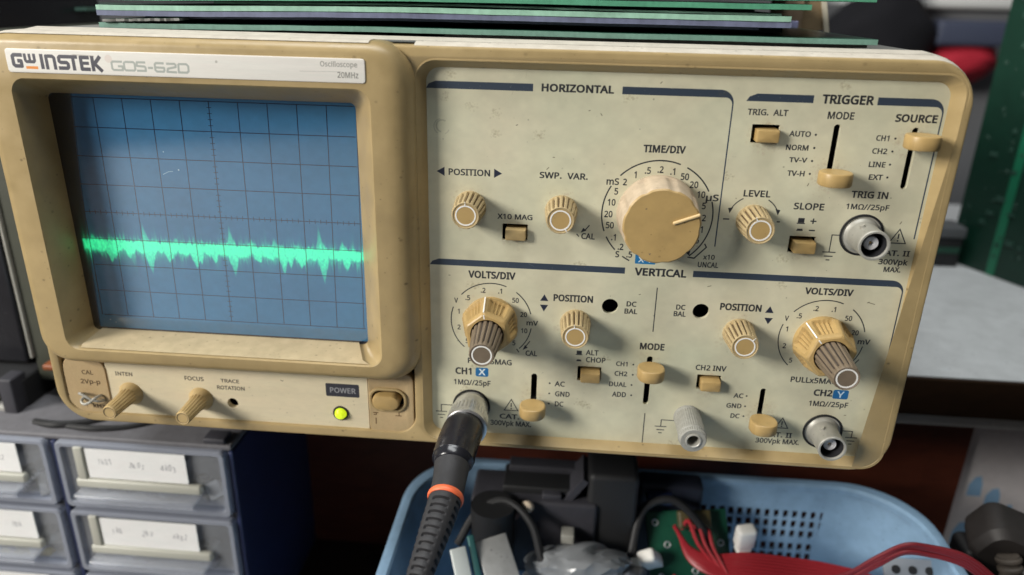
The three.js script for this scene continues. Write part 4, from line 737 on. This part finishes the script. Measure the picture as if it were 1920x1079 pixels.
// ------------------------------------------------------------------ blue basket and its contents, lower right
{
  const b = thing('plastic_basket', 'light blue plastic basket with slotted sides, below the oscilloscope', 'basket');
  const R = (k, y, dx = 0) => rrect(124 + k, -130 + 52, 362 - k, 210, 6, 0), outline = (inset, y) => { const o = []; for (const p of rrect(124 + inset, -210, 361 - inset, 78 - inset, 34, 0, 10)) o.push(V(p.x, y, -p.y)); return o; };
  const wall = (i0, y0, i1, y1) => { const A = outline(i0, y0), B = outline(i1, y1); return [A, B]; };
  // rim: a rolled lip; walls with openings are built from strips between slots along the back
  mesh('rim', fin(loft([outline(3.4, -63), outline(-1, -62.6), outline(-2, -61), outline(-1.4, -59.6), outline(0, -59), outline(2.6, -59.2), outline(3.4, -60.4), outline(3.4, -63), outline(-1, -62.6)]), 0.5, 60), M.basket, b);
  const yTop = -62, yBot = -148, A = outline(3, yTop), B = outline(11, yBot), A2 = outline(1.4, yTop), B2 = outline(9.4, yBot), n = A.length;
  const pos = [], panel = (p, q) => { pos.push(...p[0].toArray(), ...p[1].toArray(), ...q[1].toArray(), ...p[0].toArray(), ...q[1].toArray(), ...q[0].toArray()); };
  // all runs except the back run are plain
  let back = -1, best = -1; for (let i = 0; i < n; i++) { const a = A[i], c = A[(i + 1) % n]; const l = a.distanceTo(c); if (Math.abs(a.z - c.z) < 0.5 && a.z < -40 && l > best) { best = l; back = i; } }
  for (let i = 0; i < n; i++) if (i !== back) { const j = (i + 1) % n; panel([A[i], B[i]], [A[j], B[j]]); panel([A2[i], B2[i]], [A2[j], B2[j]]); }
  const g = new THREE.BufferGeometry(); g.setAttribute('position', new THREE.Float32BufferAttribute(pos, 3));
  mesh('side_wall', fin(g, 0.8, 60), M.basket, b);
  // back wall: two rows of upright slots between bars
  const xa = Math.min(A[back].x, A[(back + 1) % n].x), xb = Math.max(A[back].x, A[(back + 1) % n].x), zf = (y) => -75 + 8 * (yTop - y) / (yTop - yBot), S = new THREE.Shape();
  S.moveTo(xa, yBot); S.lineTo(xb, yBot); S.lineTo(xb, yTop); S.lineTo(xa, yTop); S.closePath();
  const slots = []; for (let k = 0; k < 44; k++) { const x = 150 + 4.4 * k; if (x + 3.2 < 341) for (const [u, v] of [[-78.4, -74.2], [-83.8, -79.6], [-89.2, -85], [-96.4, -92.2], [-101.8, -97.6], [-107.2, -103]]) S.holes.push(holeRR(x, u, x + 2.7, v, 0.5)); }
  const bg = extrude(S, 0, 1.8, { cs: 3 }), bp = bg.attributes.position; for (let i = 0; i < bp.count; i++) bp.setZ(i, bp.getZ(i) - 1.8 + zf(bp.getY(i)));
  mesh('back_wall', fin(bg, 0.4, 60), M.basket, b);
  mesh('floor', boxc(134, 351, -150, -148, -66, 200), M.basket, b);
}
// contents
{
  const a = thing('power_adapter', 'black power adapter block with a tall end, at the back of the basket', 'adapter', [0, 0, 0]);
  mesh('block', rboxc(154, 212, -98, -57, -68, -44, 2), M.blackMatt, a); mesh('tall_end', rboxc(207, 230, -110, -42, -70, -46, 3), M.dark, a); mesh('recess', rboxc(168, 200, -58, -53.5, -68, -50, 1), M.dark, a); mesh('upper_lip', rboxc(170, 207, -54.5, -50.5, -70, -62, 0.8), M.blackMatt, a); const w = mesh('sloping_web', boxc(-1.5, 1.5, -16, 0, -20, 0), M.blackMatt, a, [206, -46, -47]); w.rotation.z = -0.6;
  tag(mesh('black_bottle_cap', lathe([[0, 0], [9, 0], [10, 2], [10, 30], [0, 30]], 32).rotateX(-Math.PI / 2), M.dark, null, [165, -85, -38]), 'round black cap left of the adapter in the basket', 'cap');
  tag(mesh('dark_case', rboxc(231, 262, -120, -54.5, -72, -60, 3), mat([0.01, 0.012, 0.022], 0.5), null), 'dark navy case between the adapter and the slotted basket wall', 'case');
  tag(mesh('cream_bulb', new THREE.SphereGeometry(2.7, 24, 16).scale(1.2, 1, 1), mat([0.8, 0.66, 0.5], 0.35), null, [180, -57.5, -41]), 'small cream bulb on the black adapter', 'bulb');
  tag(mesh('brown_bead', new THREE.SphereGeometry(1.8, 20, 14), mat([0.22, 0.13, 0.12], 0.4), null, [175, -63.5, -42]), 'small brown bead below the cream bulb', 'bead', 'brown beads on the adapter');
  tag(mesh('brown_bead', new THREE.SphereGeometry(1.7, 20, 14), mat([0.26, 0.15, 0.14], 0.4), null, [166.6, -64, -42]), 'dull brown bead left of the cream bulb', 'bead', 'brown beads on the adapter');
  // crumpled clear bag: a sheet in many small facets
  const bag = (sx, sy, sz, seed) => { const g = new THREE.IcosahedronGeometry(1, 9), p = g.attributes.position, n1 = fbm(seed, 4, 3), n2 = fbm(seed + 3, 9, 2); for (let i = 0; i < p.count; i++) { const x = p.getX(i), y = p.getY(i), z = p.getZ(i), u = 0.5 + 0.37 * x + 0.21 * z, v = 0.5 + 0.37 * y - 0.18 * z, k = 0.66 + 0.5 * n1(u, v) + 0.4 * Math.abs(n2(u, v) - 0.5); p.setXYZ(i, x * k * sx, y * k * sy, z * k * sz); } return fin(g, 0.5); };
  tag(mesh('clear_bag', bag(25, 13, 15, 3), mat([0.4, 0.42, 0.44], 0.22, { transmission: 0.4, thickness: 0 }), null, [203, -82, -29]), 'crumpled clear plastic bag in front of the black adapter', 'bag');
  tag(mesh('grey_pouch', bag(15, 11, 12, 8), mat([0.12, 0.13, 0.15], 0.4), null, [221, -88, -30]), 'dark grey pouch beside the clear bag in the basket', 'pouch');
  const bar = (name, label, cat, P, Q, w, h, m) => { const A = V(...P), B = V(...Q), g = fin(rbox(w, h, A.distanceTo(B), 0.7)), o = mesh(name, g, m, null, A.clone().add(B).multiplyScalar(0.5).toArray()); o.lookAt(B.multiplyScalar(MM)); return tag(o, label, cat); };
  bar('aluminium_bar', 'wide pale grey bar leaning forward in the basket behind the probe lead', 'bar', [165, -62, -24], [184, -92, 8], 15, 3, mat([0.42, 0.43, 0.43], 0.55, { map: dustTex }));
  bar('white_strip', 'white strip beside the pale grey bar in the basket', 'strip', [152.5, -60, -14], [165, -90, 10], 7, 2, mat([0.6, 0.64, 0.62], 0.5));
  bar('teal_strip', 'thin dark teal strip between the white strip and the grey bar', 'strip', [157, -58, -20], [168, -86, 4], 3, 2, mat([0.03, 0.12, 0.12], 0.5));
  // loose dark leads and small parts
  for (const [l, pts, m] of [['thick black lead looping over the left of the adapter', [[150, -72, -30], [158, -60, -38], [170, -54, -40], [182, -60, -34], [188, -74, -26]], M.dark], ['black lead curling in front of the dark navy case', [[228, -80, -40], [234, -62, -52], [246, -58, -54], [258, -66, -50], [266, -80, -44]], M.dark], ['thin grey lead beside the clear bag', [[186, -80, -22], [196, -76, -14], [210, -78, -12], [224, -84, -14]], M.blackMatt]]) tag(mesh('black_lead', tube(pts, l.startsWith('thin') ? 1 : 1.9, 50, 10), m, null), l, 'lead');
  for (const [x, y, z, w, h, m, l] of [[191, -56, -50, 9, 3, M.blackMatt, 'small dark block on the adapter right of the cream bulb'], [199, -70, -39, 6, 5, M.greyPlastic, 'small grey block above the clear bag'], [241, -60, -58, 12, 4, M.navy, 'navy strip on top of the dark case'], [290, -88, -52, 12, 6, M.blackMatt, 'dark block behind the ribbon cable']]) tag(mesh('small_block', rbox(w, h, 7, 0.8), m, null, [x, y, z]), l, 'block');
  // green board with solder joints
  const c = thing('wired_circuit_board', 'dark green circuit board with red wires lying in the basket', 'circuit board', [256, -84, -47]);
  c.rotation.set(0.95, 0.1, -0.08);
  mesh('board', rbox(38, 1.6, 42, 0.4), M.pcb, c);
  for (const [x, z] of [[-10, -6], [2, 6], [12, 12], [-14, 8], [6, -14], [-3, 16], [15, -6], [-15, -16]]) mesh('solder_ring', new THREE.TorusGeometry(1.3, 0.35, 8, 20).rotateX(Math.PI / 2), M.solder, c, [x, 0.9, z]);
  mesh('relay', rbox(15, 5, 8, 0.8), mat([0.07, 0.055, 0.02], 0.5), c, [3, 3, -17]);
  // red wires
  const rb = thing('ribbon_cable', 'flat red ribbon cable of many wires across the basket', 'ribbon cable');
  for (let k = 0; k < 9; k++) mesh('wire', tube([[247 + k * 0.3, -66 - k * 0.4, -46], [254, -74 - 0.5 * k, -42 + k * 0.4], [262, -76.5 - 0.4 * k, -40 + 0.9 * k], [279, -75 - 0.5 * k, -41 + 1.4 * k], [300, -75.8 - 0.5 * k, -41 + 1.5 * k], [317, -77 - 0.5 * k, -40 + 1.5 * k], [336, -80.5 - 0.5 * k, -38 + 1.5 * k], [350, -88, -32 + 1.5 * k]], 0.95, 60, 8), M.redWire, rb);
  for (let k = 0; k < 3; k++) tag(mesh('red_wire', tube([[252 + 4.5 * k, -72 - k, -52], [254 + 4.5 * k, -66 - 2 * k, -50], [258 + 3.5 * k, -72 - k, -42], [266 + 2 * k, -79, -36 + 2 * k]], 1.0, 40, 8), M.redWire, null), ['loose red wire over the green board, left of two others', 'loose red wire over the green board, middle of three', 'loose red wire over the green board, nearest the white plug'][k], 'wire');
  tag(mesh('red_wire', tube([[247, -84, -34], [256, -86, -26], [268, -87, -20], [286, -87, -17], [320, -86, -15]], 1.2, 50, 8), M.redWire, null), 'single red wire along the lower edge, in front of the ribbon cable', 'wire');
  const rc = thing('red_cable', 'flat bundle of dark red wires arching over the right basket rim', 'cable');
  for (let k = 0; k < 5; k++) { const d = (k - 2) * 1.15, e = Math.sin(k * 2.1) * 0.5; mesh('wire', tube([[306, -74 + d, -24], [314, -62 + d, -17 + e], [322.5, -51 + d + e, -14], [331.4, -43.7 + d, -14 + e], [340.5, -43.7 + d - e, -14], [354, -46.5 + d, -13], [366, -55 + d + e, -12], [380, -70 + d, -10]], 0.85, 70, 8), M.darkRed, rc); }
  const plug = (x, y, z, rx, rz, label, s = 1.25) => { const t = thing('wire_connector', label, 'connector', [x, y, z]); t.rotation.set(rx, 0.2, rz); mesh('housing', rbox(7 * s, 10 * s, 5 * s, 1.9), M.white, t); mesh('collar', rbox(5 * s, 4 * s, 4 * s, 0.6, 0, -6.4 * s, 0), M.white, t); for (const dx of [-1.3, 1.3]) mesh('lead', tube([[dx, -8 * s, 0], [dx * 1.2, -11 * s, 0.5], [dx + 2, -15 * s, 2]], 0.9, 16, 8), M.redWire, t); return t; };
  plug(278, -66, -42, 0.25, 0.05, 'white connector standing on the red ribbon cable'); plug(229.5, -85, -38, 0.5, 0.25, 'white double connector left of the green board'); plug(237, -81.5, -41, 0.5, 0.5, 'white connector tilted against the double one beside the green board'); plug(306, -82, -33, 0.8, 0.6, 'white connector lying at the front of the ribbon cable', 0.9);
  const gb = thing('grey_bracket', 'grey perforated bracket under the dark red cable in the basket', 'bracket', [349, -76, -32]); gb.rotation.set(0.7, 0, 0.05); mesh('plate', rbox(24, 2, 20, 0.6), mat([0.22, 0.24, 0.27], 0.5), gb); for (const x of [-7, 0, 7]) mesh('dark_hole', cyl(1.8, 1.8, 0, 0.4, 20).rotateX(-Math.PI / 2), M.slot, gb, [x, 1.0, -5]);
}
// black plug with ribbed sleeve outside the basket, and printed white sheet behind it
{
  const t = thing('black_plug', 'big black plug with a ribbed sleeve at the lower right corner', 'plug', [389, -59, -46]);
  t.scale.setScalar(0.9);
    mesh('plug_body', loft([rrect(-14, -10, 12, 12, 6, -8), rrect(-15, -11, 13, 13, 7, -4), rrect(-15, -11, 13, 13, 7, 8), rrect(-12, -9, 10, 11, 6, 12)], true, true).rotateX(-0.2), mat([0.02, 0.017, 0.016], 0.6, { map: dustTex }), t).rotation.set(0.5, -0.25, -0.25);
  const c = new THREE.CatmullRomCurve3([V(-5, 0, 14), V(-3, -8, 17), V(1, -20, 19), V(5, -36, 19)]);
  mesh('ribbed_sleeve', fin(loft(along(c, 38, (s) => 5.6 - 0.04 * s - 1.0 * smooth(0.3, 0.7, Math.abs(((s / 4) % 1) - 0.5) * 2), 120, 32), true, true), 0.5), mat([0.075, 0.062, 0.05], 0.6), t);
  mesh('lower_body', rboxc(-18, 4, -60, -6, -12, 6, 4), M.dark, t);
  const pr = sheet(0, 0, 120, 120, 8, (T) => { mottle(T, [214, 208, 208], T.g.canvas.width, T.g.canvas.height, 15, 0.06); T.g.globalAlpha = 0.85; for (const [x, y, w, h] of [[9.5, 73, 7.5, 13], [20, 68, 8, 11], [29, 56, 9, 13], [8, 40, 8, 16]]) T.fill([[x - w / 2, y], [x - w / 2, y + h * 0.55], [x - w * 0.2, y + h * 0.92], [x + w * 0.2, y + h], [x + w * 0.42, y + h * 0.6], [x + w / 2, y]], '#7fb0d8'); T.g.globalAlpha = 1; });
  const sh = mesh('printed_sheet', fin(planeUV(boxUV(boxc(0, 120, 0, 120, -0.4, 0)), 0, 0, 120, 120), 0.4, 100, true), mat([1, 1, 1], 0.75, { map: pr }), null, [410.5, -165, -122]); tag(sh, 'white sheet printed with pale blue shapes, right of the wooden panel', 'sheet');
}

// ------------------------------------------------------------------ behind, top right
{
  const c = thing('cardboard_box', 'open tan cardboard box behind the right end of the board stack', 'box');
  mesh('front_flap', boxc(278, 292, 143, 175, -132, -130), mat([0.3, 0.23, 0.15], 0.75, { map: woodTex }), c); const f = mesh('side_flap', boxc(0, 13, 0, 32, -2, 0), mat([0.26, 0.2, 0.11], 0.75, { map: woodTex }), c, [291, 143, -132]); f.rotation.z = 0.22; const e = mesh('pale_edge', boxc(0, 2, 0, 32, 0, 1.5), mat([0.5, 0.46, 0.36], 0.7), c, [303.5, 143, -132]); e.rotation.z = 0.25;
  tag(mesh('lavender_tag', rboxc(281, 288.5, 143.8, 149.2, -123, -121, 0.6), mat([0.35, 0.36, 0.6], 0.6), null), 'pale lavender tag at the right end of the board stack', 'tag');
  const far = (name, label, category, x0, x1, y0, y1, z, d, m, r = 6) => tag(mesh(name, rboxc(x0, x1, y0, y1, z - d, z, r), m), label, category);
  far('grey_cabinet', 'grey cabinet in the blurred background above the right corner', 'cabinet', 628, 1000, -200, 152, -900, 200, mat([0.17, 0.175, 0.185], 0.6));
  far('white_counter', 'white counter top on the grey cabinet in the background', 'counter', 630, 780, 152.6, 172, -885, 220, mat([0.72, 0.72, 0.7], 0.5));
  far('tan_carton', 'tan carton on the white counter in the background', 'carton', 690, 860, 172.6, 215, -900, 120, mat([0.6, 0.36, 0.16], 0.7));
  far('blue_crate', 'dark blue crate in front of the grey cabinet', 'crate', 655, 790, 108, 140, -820, 40, mat([0.05, 0.06, 0.1], 0.6));
  far('white_box', 'small white box above the dark bag in the background', 'box', 545, 600, 154, 172, -880, 60, mat([0.7, 0.72, 0.72], 0.5));
  const blob = (sx, sy, sz, seed, amt) => { const g = new THREE.SphereGeometry(1, 48, 32), p = g.attributes.position, nz = fbm(seed, 3, 3); for (let i = 0; i < p.count; i++) { const x = p.getX(i), y = p.getY(i), z = p.getZ(i), k = 1 - amt / 2 + amt * nz(0.5 + 0.3 * x + 0.2 * z, 0.5 + 0.3 * y - 0.17 * z); p.setXYZ(i, x * k * sx, y * k * sy, z * k * sz); } return fin(g, 0.9); };
  tag(mesh('red_cloth', blob(48, 30, 36, 21, 0.8), mat([0.42, 0.012, 0.03], 0.8), null, [700, 88, -860]), 'bunched red cloth behind the right corner of the oscilloscope', 'cloth');
  tag(mesh('yellow_cap', blob(11, 10, 10, 9, 0.3), mat([0.5, 0.3, 0.08], 0.6), null, [658, 94, -850]), 'small yellow cap beside the bunched red cloth', 'cap');
  tag(mesh('dark_bag', blob(74, 72, 50, 14, 0.5), mat([0.003, 0.003, 0.006], 0.9), null, [580, 104, -840]), 'black navy bag in the background above the right end of the stack', 'bag');
  tag(mesh('brown_post', rboxc(606, 622, 128, 215, -860, -840, 4), mat([0.09, 0.035, 0.02], 0.6), null), 'reddish brown post beside the dark bag in the background', 'post');
}
renderer.render(scene, camera);
